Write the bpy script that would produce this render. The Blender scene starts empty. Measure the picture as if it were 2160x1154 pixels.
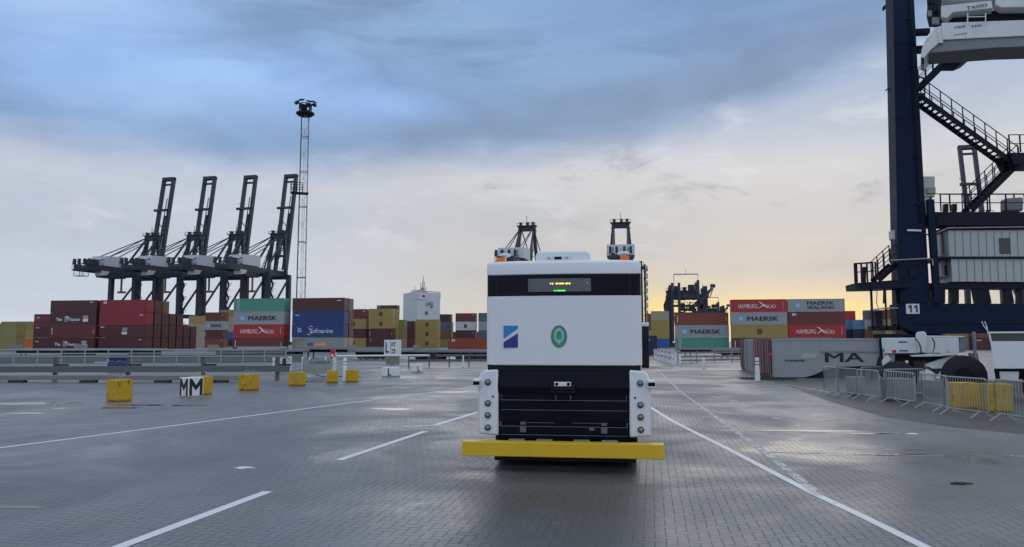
import bpy, bmesh, math, random
from mathutils import Vector, Matrix
random.seed(7)
S = bpy.context.scene
COL = S.collection
R_ = math.radians

# ------------------------------------------------------------------ camera
FPX, CX, CY, HZ, CAMH = 1600.0, 1080.0, 577.0, 720.0, 2.05
PITCH = math.atan((HZ - CY) / FPX)
cam_d = bpy.data.cameras.new('camera')
cam = bpy.data.objects.new('camera', cam_d); COL.objects.link(cam)
cam.location = (0, 0, CAMH); cam.rotation_euler = (math.pi / 2 + PITCH, 0, 0)
cam_d.sensor_width = 36.0; cam_d.lens = 36.0 * FPX / 2160.0
cam_d.clip_start = 0.1; cam_d.clip_end = 6000
S.camera = cam
S.render.resolution_x, S.render.resolution_y = 1024, 547
S.view_settings.view_transform = 'Standard'; S.view_settings.look = 'None'
S.view_settings.exposure = 0.0; S.view_settings.gamma = 1.0
S.render.engine = 'CYCLES'
S.cycles.max_bounces = 6
try: S.cycles.use_denoising = True
except Exception: pass

_fw = Vector((0, math.cos(PITCH), math.sin(PITCH))); _up = Vector((0, -math.sin(PITCH), math.cos(PITCH)))
def ray(px, py):
    return _fw * FPX + Vector((1, 0, 0)) * (px - CX) + _up * (CY - py)
def P(px, py, Y):                       # photo pixel -> world point at depth Y
    d = ray(px, py); return Vector((0, 0, CAMH)) + d * (Y / d.y)
def G(px, py, z=0.0):                   # photo pixel -> point on the ground
    d = ray(px, py); return Vector((0, 0, CAMH)) + d * ((z - CAMH) / d.z)

class Facing:                           # a thing turned so that its near long side squarely faces the road
    def __init__(s, px, Y):
        d = ray(px, 720); u = d.x / d.y; s.dir = Vector((u, 1, 0)).normalized(); s.k = s.dir.dot(Vector((u * Y, Y, 0))); s.rz = -math.atan2(s.dir.x, s.dir.y)
    def at(s, px, py, off=0.0):
        d = ray(px, py); return P(px, py, (s.k + off) / (s.dir.x * d.x / d.y + s.dir.y))

# ------------------------------------------------------------------ node expression helper
class NT:
    def __init__(s, tree): s.t = tree
    def n(s, typ, **kw):
        nd = s.t.nodes.new(typ)
        for k, v in kw.items(): setattr(nd, k, v)
        return nd
    def put(s, v, sock):
        if isinstance(v, E): s.t.links.new(v.o, sock)
        elif hasattr(v, 'is_output'): s.t.links.new(v, sock)
        else: sock.default_value = v
    def m(s, op, *a, clamp=False):
        nd = s.n('ShaderNodeMath', operation=op, use_clamp=clamp)
        for i, v in enumerate(a): s.put(v, nd.inputs[i])
        return E(s, nd.outputs[0])
    def mix(s, f, a, b, blend='MIX'):
        nd = s.n('ShaderNodeMix', data_type='RGBA', blend_type=blend)
        s.put(f, nd.inputs[0]); s.put(c4(a), nd.inputs[6]); s.put(c4(b), nd.inputs[7])
        return nd.outputs[2]
    def noise(s, vec, scale, detail=4, rough=0.55, dist=0.0):
        nd = s.n('ShaderNodeTexNoise'); s.put(vec, nd.inputs['Vector'])
        nd.inputs['Scale'].default_value = scale; nd.inputs['Detail'].default_value = detail
        nd.inputs['Roughness'].default_value = rough; nd.inputs['Distortion'].default_value = dist
        return E(s, nd.outputs[0])
    def comb(s, x, y, z=0.0):
        nd = s.n('ShaderNodeCombineXYZ')
        for i, v in enumerate((x, y, z)): s.put(v, nd.inputs[i])
        return nd.outputs[0]
    def sep(s, v):
        nd = s.n('ShaderNodeSeparateXYZ'); s.put(v, nd.inputs[0])
        return [E(s, o) for o in nd.outputs]
    def step(s, v, a, b):               # smoothstep a..b
        nd = s.n('ShaderNodeMapRange', interpolation_type='SMOOTHSTEP'); s.put(v, nd.inputs[0])
        nd.inputs[1].default_value = a; nd.inputs[2].default_value = b
        return E(s, nd.outputs[0])
    def ramp(s, v, stops, interp='LINEAR'):
        nd = s.n('ShaderNodeValToRGB'); s.put(v, nd.inputs[0]); cr = nd.color_ramp; cr.interpolation = interp
        while len(cr.elements) < len(stops): cr.elements.new(0.5)
        for e, (p, c) in zip(cr.elements, stops): e.position = p; e.color = c4(c)
        return nd.outputs[0]
class E:
    def __init__(s, b, o): s.b = b; s.o = o
    def __add__(s, v): return s.b.m('ADD', s, v)
    def __radd__(s, v): return s.b.m('ADD', v, s)
    def __sub__(s, v): return s.b.m('SUBTRACT', s, v)
    def __rsub__(s, v): return s.b.m('SUBTRACT', v, s)
    def __mul__(s, v): return s.b.m('MULTIPLY', s, v)
    __rmul__ = __mul__
    def __truediv__(s, v): return s.b.m('DIVIDE', s, v)
    def floor(s): return s.b.m('FLOOR', s)
    def mx(s, v): return s.b.m('MAXIMUM', s, v)
    def mn(s, v): return s.b.m('MINIMUM', s, v)
    def clamp(s): return s.b.m('ADD', s, 0.0, clamp=True)
def c4(c):
    if isinstance(c, E) or hasattr(c, 'is_output'): return c
    if isinstance(c, (int, float)): return (c, c, c, 1)
    return tuple(c) if len(c) == 4 else (*c, 1)
def lin(r, g, b):                       # photo sRGB 0..255 -> linear
    f = lambda v: v / 12.92 if v <= 0.04045 else ((v + 0.055) / 1.055) ** 2.4
    return (f(r / 255), f(g / 255), f(b / 255))

# ------------------------------------------------------------------ sky
SUN_AZ, SUN_EL = R_(19.5), R_(4.0)
W = bpy.data.worlds.new('World'); S.world = W; W.use_nodes = True
wt = W.node_tree; wt.nodes.clear(); B = NT(wt)
tc = B.n('ShaderNodeTexCoord'); dx, dy, dz = B.sep(tc.outputs['Generated'])
az = B.m('ARCTAN2', dx, dy) * (180 / math.pi); el = B.m('ARCSINE', dz) * (180 / math.pi)
elp = el.mx(0.0)
sky = B.n('ShaderNodeTexSky', sky_type='NISHITA'); sky.sun_disc = False
sky.sun_elevation = SUN_EL; sky.sun_rotation = SUN_AZ; sky.air_density = 1.0; sky.dust_density = 1.5
zz = dz.mx(0.0) + 0.10
pl = B.comb(dx / zz, dy / zz, 0.0)                     # cloud sheet seen in perspective
n_big = B.noise(pl, 0.42, 3, 0.5, 0.3)
n_mid = B.noise(pl, 1.1, 6, 0.55, 0.3)
n_ang = B.noise(B.comb(az * 0.05, el * 0.14, 0.0), 1.0, 5, 0.55, 0.6)
n_puff = B.noise(B.comb(az * 0.16 + 3.0, el * 0.42, 0.0), 1.0, 6, 0.6, 0.4)
def blob(a0, e0, sa, se):
    q = ((az - a0) / sa); r = ((el - e0) / se)
    return B.m('EXPONENT', (q * q + r * r) * -1.0)
# ragged lower edge of the dark sheet, rising to the right
azr = (az + 17.0).mx(0.0)
edge = 12.6 + azr * azr * 0.0034 + (n_ang - 0.5) * 4.5 + (n_puff - 0.5) * 2.2
dd = el - edge
# the bright lower sky: cool on the left, warm grey on the right
low = B.ramp((elp / 16.0).clamp(), [(0.0, lin(218, 226, 236)), (0.2, lin(212, 221, 234)), (0.42, lin(204, 211, 225)), (0.60, lin(196, 203, 219)), (0.75, lin(200, 207, 220)), (1.0, lin(205, 210, 222))])
lowc = B.ramp((elp / 18.0).clamp(), [(0.0, lin(214, 209, 198)), (0.25, lin(204, 202, 198)), (0.5, lin(203, 204, 206)), (0.68, lin(214, 215, 218)), (0.8, lin(198, 206, 220)), (1.0, lin(178, 196, 222))])
lowr = B.mix(B.step(az, -24.0, 2.0), low, lowc)
lowr = B.mix(B.step(n_ang, 0.42, 0.68) * 0.34, lowr, lin(164, 174, 192))
lowr = B.mix((B.step(n_puff, 0.52, 0.72) * B.step(el, 5.0, 9.0)) * 0.55, lowr, lin(222, 227, 234))
pb = blob(9.0, 13.0, 3.2, 1.7) + blob(3.6, 12.2, 2.4, 1.0) + blob(-1.4, 11.9, 1.5, 0.8) + blob(13.0, 11.2, 2.8, 1.0) + blob(17.0, 11.5, 2.4, 1.0) + blob(21.0, 12.4, 3.0, 1.0) + blob(-7.5, 9.6, 4.5, 1.5) * 0.75 + blob(24.0, 9.5, 3.5, 1.2) * 0.6
n_fine = B.noise(B.comb(az * 0.30, el * 0.62, 5.0), 1.0, 7, 0.62, 0.7)
n_wisp = B.noise(B.comb(az * 0.10, el * 0.36, 13.0), 1.0, 8, 0.66, 1.2)
band = B.step(el, 6.5, 10.5) * (1.0 - B.step(el, 14.0, 18.0)) * B.step(az, -22.0, -4.0)
pf = B.step(pb * 0.42 + (n_fine - 0.5) * 1.5 + (n_wisp - 0.5) * 2.0, 0.22, 0.95) * (band * 0.7 + 0.3)
lowr = B.mix(pf * 0.62, lowr, lin(144, 151, 167))
# the upper sheet: slate folds, bluer thin places, darkest just above its edge
fold = B.noise(B.comb(az * 0.055, el * 0.16, 9.0), 1.0, 7, 0.60, 1.3)
darkc = B.mix(B.step(fold, 0.34, 0.66), lin(126, 152, 187), lin(144, 177, 216))
bluec = B.mix(B.step(n_mid, 0.35, 0.7), B.mix(B.step(az, -12.0, 6.0), lin(146, 182, 238), lin(126, 158, 206)), B.mix(B.step(az, -12.0, 6.0), lin(170, 206, 250), lin(142, 173, 214)))
bl = (blob(-20.0, 17.5, 9.0, 3.6) + blob(-31.0, 17.0, 9.0, 4.5) * 0.9 + blob(-34.0, 22.5, 10.0, 3.4) * 0.9 + blob(-9.0, 17.3, 6.5, 2.0) * 0.7 + blob(18.0, 23.5, 14.0, 5.0) * 0.62 + blob(3.0, 24.5, 8.0, 2.5) * 0.35)
upc = B.mix((bl * (B.step(fold, 0.25, 0.65) * 0.5 + 0.6)).clamp(), darkc, bluec)
upc = B.mix((blob(-33.0, 23.0, 6.0, 2.6) * (n_fine + 0.3)).clamp() * 0.9, upc, lin(188, 214, 242))
q = (dd - 2.2) / 2.1
belly = B.m('EXPONENT', (q * q) * -1.0) * (B.step(az, -40.0, 2.0) * 0.5 + 0.4) * (1.0 - B.step(az, 16.0, 28.0) * 0.5)
upc = B.mix(belly * 0.75, upc, lin(132, 153, 182))
up = B.mix(B.step(el, 27.0, 55.0), upc, (0.55, 0.585, 0.645))
cl = B.mix(B.step(dd, -1.5, 2.2), lowr, up)
# low sun glow behind the cloud bank
streak = B.noise(B.comb(az * 0.035, el * 0.75, 2.0), 1.0, 4, 0.55, 0.5)
gl = (blob(20.5, 2.0, 7.5, 1.5) * (B.step(streak, 0.28, 0.62) * 0.85 + 0.3) + blob(11.0, 1.6, 2.6, 2.0) * 0.8).clamp()
gw = (blob(17.0, 1.8, 12.0, 2.8) * 0.22).clamp()
cl = B.mix(gw, cl, lin(228, 212, 172))
cl = B.mix(gl * 0.85, cl, lin(252, 227, 136))
# unseen sky behind the camera gets added gain to light the truck front
back = B.step(dy * -1.0, -0.35, 0.5)
over = B.step(el, 26.0, 50.0)
gain = 1.0 + back * 0.38 + over * 0.30
clg = B.n('ShaderNodeVectorMath', operation='SCALE'); wt.links.new(cl, clg.inputs[0]); B.put(gain * 10.0, clg.inputs[3])
tot = B.mix(0.97, sky.outputs[0], clg.outputs[0])
bg = B.n('ShaderNodeBackground'); bg.inputs[1].default_value = 0.1; wt.links.new(tot, bg.inputs[0])
wo = B.n('ShaderNodeOutputWorld'); wt.links.new(bg.outputs[0], wo.inputs[0])

sd = bpy.data.lights.new('sun', 'SUN'); sd.energy = 0.5; sd.angle = R_(60); sd.color = (1.0, 0.92, 0.80)
so = bpy.data.objects.new('sun', sd); COL.objects.link(so)
sdir = Vector((math.sin(SUN_AZ) * math.cos(SUN_EL), math.cos(SUN_AZ) * math.cos(SUN_EL), math.sin(SUN_EL)))
so.rotation_euler = sdir.to_track_quat('Z', 'Y').to_euler(); so.location = (60, 180, 30)

# ------------------------------------------------------------------ materials
MATS = {}
def mat(name, col, rough=0.5, metal=0.0, var=0.12, scale=1.2, streak=0.0, emit=0.0, spec=0.5, bump=0.0, dirt=None, dirt_amt=0.0):
    if name in MATS: return MATS[name]
    m = bpy.data.materials.new(name); m.use_nodes = True; t = m.node_tree; b = NT(t)
    p = t.nodes['Principled BSDF']
    p.inputs['Roughness'].default_value = rough; p.inputs['Metallic'].default_value = metal
    p.inputs['Specular IOR Level'].default_value = spec
    co = b.n('ShaderNodeTexCoord'); oi = b.n('ShaderNodeObjectInfo')
    off = b.n('ShaderNodeVectorMath', operation='ADD'); t.links.new(co.outputs['Object'], off.inputs[0])
    rr = E(b, oi.outputs['Random']) * 37.0; t.links.new(b.comb(rr, rr, 0.0), off.inputs[1])
    v = off.outputs[0]
    n1 = b.noise(v, scale, 6, 0.62)
    f = (n1 - 0.5) * (2.0 * var * 1.6) + 1.0
    if streak:
        mp = b.n('ShaderNodeMapping'); t.links.new(v, mp.inputs[0]); mp.inputs['Scale'].default_value = (3.0, 3.0, 0.12)
        f = f * ((b.noise(mp.outputs[0], 1.6, 5, 0.6) - 0.5) * (2 * streak) + 1.0)
    vm = b.n('ShaderNodeVectorMath', operation='SCALE'); vm.inputs[0].default_value = col; b.put(f, vm.inputs[3])
    c = vm.outputs[0]
    if dirt is not None:
        n2 = b.noise(v, scale * 2.7, 8, 0.68)
        c = b.mix(b.step(n2, 0.62 - dirt_amt, 0.74 - dirt_amt * 0.6) * 0.85, c, dirt)
    t.links.new(c, p.inputs['Base Color'])
    b.put((n1 - 0.5) * 0.25 + rough, p.inputs['Roughness'])
    if bump:
        bn = b.n('ShaderNodeBump'); bn.inputs['Strength'].default_value = bump; bn.inputs['Distance'].default_value = 0.02
        b.put(b.noise(v, scale * 6, 6, 0.65), bn.inputs['Height']); t.links.new(bn.outputs[0], p.inputs['Normal'])
    if emit:
        p.inputs['Emission Color'].default_value = c4(col); p.inputs['Emission Strength'].default_value = emit
    MATS[name] = m; return m

M_white = mat('white_paint', (0.74, 0.75, 0.76), 0.32, var=0.02, scale=0.8, spec=0.5)
M_whitew = mat('worn_white_paint', (0.66, 0.67, 0.66), 0.5, var=0.08, streak=0.10, dirt=(0.25, 0.22, 0.18), dirt_amt=0.02)
M_bollw = mat('bollard_white', (0.72, 0.72, 0.70), 0.5, var=0.06, dirt=(0.3, 0.28, 0.25), dirt_amt=0.03)
M_black = mat('black_plastic', (0.008, 0.009, 0.013), 0.45, var=0.15, spec=0.2)
M_blackg = mat('black_gloss_glass', (0.003, 0.005, 0.014), 0.07, var=0.1, spec=0.10)
M_blackm = mat('black_matt', (0.015, 0.015, 0.017), 0.75, var=0.2)
M_grille = mat('grille_navy_black', (0.005, 0.007, 0.014), 0.35, var=0.15, spec=0.12)
M_rubber = mat('rubber', (0.018, 0.018, 0.020), 0.8, var=0.2, scale=6)
M_rim = mat('wheel_rim_grey', (0.12, 0.12, 0.13), 0.5, var=0.15)
M_bumper = mat('bumper_yellow', (0.72, 0.44, 0.012), 0.42, var=0.07, streak=0.07, scale=2.2, dirt=(0.42, 0.25, 0.02), dirt_amt=0.0)
M_orange = mat('beacon_orange', (0.85, 0.16, 0.01), 0.3, var=0.03)
M_logo1 = mat('logo_light_blue', (0.02, 0.22, 0.52), 0.4, var=0.04)
M_logo2 = mat('logo_dark_blue', (0.012, 0.03, 0.22), 0.4, var=0.04)
M_green1 = mat('emblem_green', (0.05, 0.27, 0.18), 0.35, var=0.05)
M_green2 = mat('emblem_pale_green', (0.30, 0.55, 0.43), 0.4, var=0.05)
M_scr = mat('display_grey', (0.10, 0.105, 0.11), 0.25, var=0.04)
M_eye = mat('display_yellow', (1.0, 0.78, 0.10), 0.5, var=0.0, emit=1.3)
M_eyeg = mat('display_green', (0.10, 1.0, 0.08), 0.5, var=0.0, emit=1.1)
M_lens = mat('lamp_lens', (0.25, 0.25, 0.26), 0.12, metal=0.6, var=0.3, scale=25)
M_yblock = mat('yellow_painted_concrete', (0.56, 0.33, 0.016), 0.75, var=0.12, scale=1.8, streak=0.12, bump=0.35, dirt=(0.09, 0.07, 0.03), dirt_amt=0.09)
M_wblock = mat('white_painted_concrete', (0.76, 0.76, 0.74), 0.75, var=0.08, scale=2, bump=0.3, dirt=(0.2, 0.19, 0.17), dirt_amt=0.03)
M_letter = mat('black_lettering', (0.012, 0.012, 0.014), 0.6, var=0.1)
M_letterw = mat('white_lettering', (0.72, 0.72, 0.72), 0.6, var=0.06)
M_letterb = mat('navy_lettering', (0.05, 0.08, 0.16), 0.6, var=0.06)
M_galv = mat('galvanised_steel', (0.36, 0.375, 0.39), 0.45, metal=0.5, var=0.18, scale=3)
M_galvd = mat('dull_galvanised', (0.24, 0.25, 0.25), 0.55, metal=0.2, var=0.15)
M_railw = mat('pale_rail', (0.33, 0.33, 0.335), 0.5, var=0.12, streak=0.06)
M_beam = mat('grey_guard_beam', (0.115, 0.122, 0.118), 0.6, var=0.12, scale=0.6, dirt=(0.08, 0.07, 0.06), dirt_amt=0.02)
M_beam2 = mat('weathered_concrete', (0.22, 0.215, 0.20), 0.85, var=0.16, scale=0.8, streak=0.12, bump=0.3)
M_teal = mat('greenish_grey_panel', (0.15, 0.18, 0.175), 0.55, var=0.2, scale=0.5, streak=0.15)
M_navy = mat('navy_crane_paint', (0.010, 0.019, 0.046), 0.55, spec=0.08, var=0.10, scale=0.4, streak=0.10, dirt=(0.05, 0.035, 0.03), dirt_amt=-0.01)
M_navyd = mat('dark_crane_steel', (0.010, 0.014, 0.026), 0.55, spec=0.15, var=0.15, scale=0.4)
M_far = mat('quay_crane_paint', (0.036, 0.044, 0.062), 0.55, spec=0.3, var=0.12, scale=0.2)
M_house = mat('pale_cladding', (0.42, 0.45, 0.44), 0.5, var=0.05, scale=0.5, streak=0.08, dirt=(0.2, 0.2, 0.18), dirt_amt=0.0)
M_glass = mat('dark_window', (0.03, 0.035, 0.04), 0.1, var=0.1)
M_farwhite = mat('far_white_steel', (0.62, 0.63, 0.64), 0.5, var=0.06, scale=0.1, streak=0.06)
M_hut = mat('machinery_house_grey', (0.50, 0.52, 0.55), 0.5, var=0.06, scale=0.2)
M_ochre = mat('ochre_steel', (0.25, 0.19, 0.07), 0.6, var=0.1)
M_trailer = mat('grey_trailer_paint', (0.20, 0.215, 0.22), 0.55, var=0.12, scale=0.5, streak=0.1, dirt=(0.09, 0.08, 0.07), dirt_amt=0.0)
M_red = mat('signal_red', (0.5, 0.02, 0.02), 0.45, var=0.06)
M_bluest = mat('sticker_blue', (0.04, 0.09, 0.35), 0.5, var=0.05)
M_lilac = mat('lamp_glass', (0.55, 0.58, 0.62), 0.2, var=0.05)

def cmat(name, col, st=0.10, d=0.0):
    return mat('container_' + name, col, 0.48, var=0.09, scale=0.5, streak=st, dirt=(0.10, 0.055, 0.035), dirt_amt=-0.03 + d)
CM = {
 'maroon': cmat('maroon', (0.085, 0.018, 0.022)), 'darkbrown': cmat('darkbrown', (0.075, 0.024, 0.024)),
 'brownred': cmat('brownred', (0.14, 0.030, 0.028)), 'rust': cmat('rust', (0.20, 0.048, 0.030)),
 'crimson': cmat('crimson', (0.25, 0.018, 0.028), 0.07), 'red': cmat('red', (0.38, 0.026, 0.026), 0.08),
 'grey': cmat('grey', (0.30, 0.315, 0.32), 0.08), 'green': cmat('green', (0.075, 0.27, 0.20), 0.06),
 'blue': cmat('blue', (0.016, 0.045, 0.17), 0.08), 'navy': cmat('navy', (0.012, 0.020, 0.055), 0.08),
 'brightblue': cmat('brightblue', (0.02, 0.10, 0.33)), 'palegrey': cmat('palegrey', (0.27, 0.28, 0.26), 0.12),
 'yellow': cmat('yellow', (0.34, 0.24, 0.07)), 'olive': cmat('olive', (0.25, 0.21, 0.075)),
 'beige': cmat('beige', (0.34, 0.29, 0.22)), 'orange': cmat('orange', (0.52, 0.13, 0.02)),
 'orangered': cmat('orangered', (0.27, 0.05, 0.025)), 'white': cmat('white', (0.52, 0.52, 0.52)),
 'lightblue': cmat('lightblue', (0.10, 0.20, 0.32)), 'brown': cmat('brown', (0.16, 0.075, 0.035)),
 'darkgrey': cmat('darkgrey', (0.10, 0.11, 0.13)),
}

# ------------------------------------------------------------------ mesh builder
class MB:
    def __init__(s): s.v = []; s.f = []
    def add(s, vs, fs):
        o = len(s.v); s.v += [Vector(v) for v in vs]; s.f += [tuple(i + o for i in f) for f in fs]; return s
    def box(s, x0, x1, y0, y1, z0, z1):
        return s.add([(x0, y0, z0), (x1, y0, z0), (x1, y1, z0), (x0, y1, z0), (x0, y0, z1), (x1, y0, z1), (x1, y1, z1), (x0, y1, z1)],
                     [(3, 2, 1, 0), (4, 5, 6, 7), (0, 1, 5, 4), (1, 2, 6, 5), (2, 3, 7, 6), (3, 0, 4, 7)])
    def bar(s, p, q, w, h=None, up=(0, 0, 1)):      # rectangular bar p->q: w across, h along 'up'
        h = h or w; p = Vector(p); q = Vector(q); d = (q - p).normalized(); u = Vector(up)
        if abs(d.dot(u)) > 0.98: u = Vector((0, 1, 0))
        a = d.cross(u).normalized() * (w / 2); b = a.cross(d).normalized() * (h / 2)
        vs = [p - a - b, p + a - b, p + a + b, p - a + b, q - a - b, q + a - b, q + a + b, q - a + b]
        return s.add(vs, [(3, 2, 1, 0), (4, 5, 6, 7), (0, 1, 5, 4), (1, 2, 6, 5), (2, 3, 7, 6), (3, 0, 4, 7)])
    def tube(s, pts, r, n=8, caps=True):
        pts = [Vector(p) for p in pts]; rings = []
        for i, p in enumerate(pts):
            d = (pts[min(i + 1, len(pts) - 1)] - pts[max(i - 1, 0)]).normalized()
            u = Vector((0, 0, 1)) if abs(d.z) < 0.95 else Vector((1, 0, 0))
            a = d.cross(u).normalized(); b = a.cross(d).normalized()
            rr = r[i] if isinstance(r, (list, tuple)) else r
            rings.append([p + (a * math.cos(2 * math.pi * k / n) + b * math.sin(2 * math.pi * k / n)) * rr for k in range(n)])
        vs = [v for rg in rings for v in rg]; fs = []
        for i in range(len(pts) - 1):
            for k in range(n):
                a0 = i * n + k; a1 = i * n + (k + 1) % n; fs.append((a0, a1, a1 + n, a0 + n))
        if caps: fs.append(tuple(range(n - 1, -1, -1))); fs.append(tuple(range((len(pts) - 1) * n, len(pts) * n)))
        return s.add(vs, fs)
    def cyl(s, c, ax, r, l, n=20, r2=None):
        c = Vector(c); ax = Vector(ax).normalized()
        return s.tube([c - ax * (l / 2), c + ax * (l / 2)], [r, r if r2 is None else r2], n)
    def prism(s, poly, plane, a, b):                 # polygon in 'xy','xz' or 'yz', extruded a..b on the third axis
        def mk(u, v, w): return {'xy': (u, v, w), 'xz': (u, w, v), 'yz': (w, u, v)}[plane]
        n = len(poly); vs = [mk(u, v, a) for u, v in poly] + [mk(u, v, b) for u, v in poly]
        fs = [tuple(range(n - 1, -1, -1)), tuple(range(n, 2 * n))] + [(i, (i + 1) % n, (i + 1) % n + n, i + n) for i in range(n)]
        return s.add(vs, fs)
    def loft(s, rings, cap=True):
        n = len(rings[0]); vs = [v for r in rings for v in r]; fs = []
        for i in range(len(rings) - 1):
            for k in range(n): fs.append((i * n + k, i * n + (k + 1) % n, (i + 1) * n + (k + 1) % n, (i + 1) * n + k))
        if cap: fs.append(tuple(range(n - 1, -1, -1))); fs.append(tuple(range((len(rings) - 1) * n, len(rings) * n)))
        return s.add(vs, fs)
    def mesh(s, name, m):
        me = bpy.data.meshes.new(name); me.from_pydata([tuple(v) for v in s.v], [], s.f)
        bm = bmesh.new(); bm.from_mesh(me); bmesh.ops.recalc_face_normals(bm, faces=bm.faces); bm.to_mesh(me); bm.free()
        if m: me.materials.append(m)
        return me
    def build(s, name, m, parent=None, bevel=0.0, smooth=False):
        o = bpy.data.objects.new(name, s.mesh(name, m)); COL.objects.link(o)
        if parent: o.parent = parent
        if bevel:
            bv = o.modifiers.new('bevel', 'BEVEL'); bv.width = bevel; bv.segments = 2; bv.limit_method = 'ANGLE'
        if smooth:
            for p in o.data.polygons: p.use_smooth = True
            try: o.data.set_sharp_from_angle(angle=R_(40))
            except Exception: pass
        return o
def tag(o, label=None, cat=None, group=None, kind=None):
    if label: o['label'] = label
    if cat: o['category'] = cat
    if group: o['group'] = group
    if kind: o['kind'] = kind
    return o
def empty(name, loc, rz=0.0, label=None, cat=None, group=None):
    o = bpy.data.objects.new(name, None); COL.objects.link(o); o.location = loc; o.rotation_euler = (0, 0, rz)
    o.empty_display_size = 0.2
    return tag(o, label, cat, group)
def copy_tree(o, parent=None):
    c = o.copy(); COL.objects.link(c)
    if parent: c.parent = parent
    for ch in list(o.children): copy_tree(ch, c)
    return c
_txt = {}
def text_mesh(s, size=1.0, bold=0.0, shear=0.0, ext=0.004):
    k = (s, size, bold, shear)
    if k in _txt: return _txt[k]
    cu = bpy.data.curves.new('lettering', 'FONT'); cu.body = s; cu.size = size; cu.align_x = 'CENTER'; cu.align_y = 'CENTER'
    cu.offset = 0.0; cu.shear = shear; cu.extrude = ext; cu.resolution_u = 3; cu.space_line = 0.8
    ob = bpy.data.objects.new('lettering', cu); COL.objects.link(ob)
    bpy.context.view_layer.update()
    me = bpy.data.meshes.new_from_object(ob.evaluated_get(bpy.context.evaluated_depsgraph_get()))
    me.name = 'lettering'; me.transform(Matrix.Rotation(math.pi / 2, 4, 'X'))    # reads from -y
    if bold:                                        # fatter strokes: the letters again, a hair aside and a hair proud
        bm = bmesh.new()
        for kk, (ox, oz) in enumerate(((0, 0), (-1, 0), (1, 0), (0, 1), (0, -1))):
            cp = me.copy(); cp.transform(Matrix.Translation((ox * bold, -kk * 0.0012, oz * bold * 0.6))); bm.from_mesh(cp); bpy.data.meshes.remove(cp)
        bm.to_mesh(me); bm.free()
    bpy.data.objects.remove(ob); bpy.data.curves.remove(cu)
    _txt[k] = me; return me
def text(s, m, parent, loc, width=None, height=None, rz=0.0, bold=0.0, shear=0.0, name='lettering', ext=0.004):
    me = text_mesh(s, 1.0, bold, shear, ext).copy()
    xs = [v.co.x for v in me.vertices]; zs = [v.co.z for v in me.vertices]
    w = max(xs) - min(xs); h = max(zs) - min(zs); cx = (max(xs) + min(xs)) / 2; cz = (max(zs) + min(zs)) / 2
    sx = (width / w) if width else height / h; sz = (height / h) if height else width / w
    for v in me.vertices: v.co.x = (v.co.x - cx) * sx; v.co.z = (v.co.z - cz) * sz
    me.materials.clear(); me.materials.append(m)
    o = bpy.data.objects.new(name, me); COL.objects.link(o); o.parent = parent; o.location = loc; o.rotation_euler = (0, 0, rz)
    return o

# ------------------------------------------------------------------ yard grid: roads and stacks share one direction
YAW = math.atan(295 / 1600)
Fd = Vector((math.sin(YAW), math.cos(YAW), 0)); Rd = Vector((math.cos(YAW), -math.sin(YAW), 0))
RZ = -YAW

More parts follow.
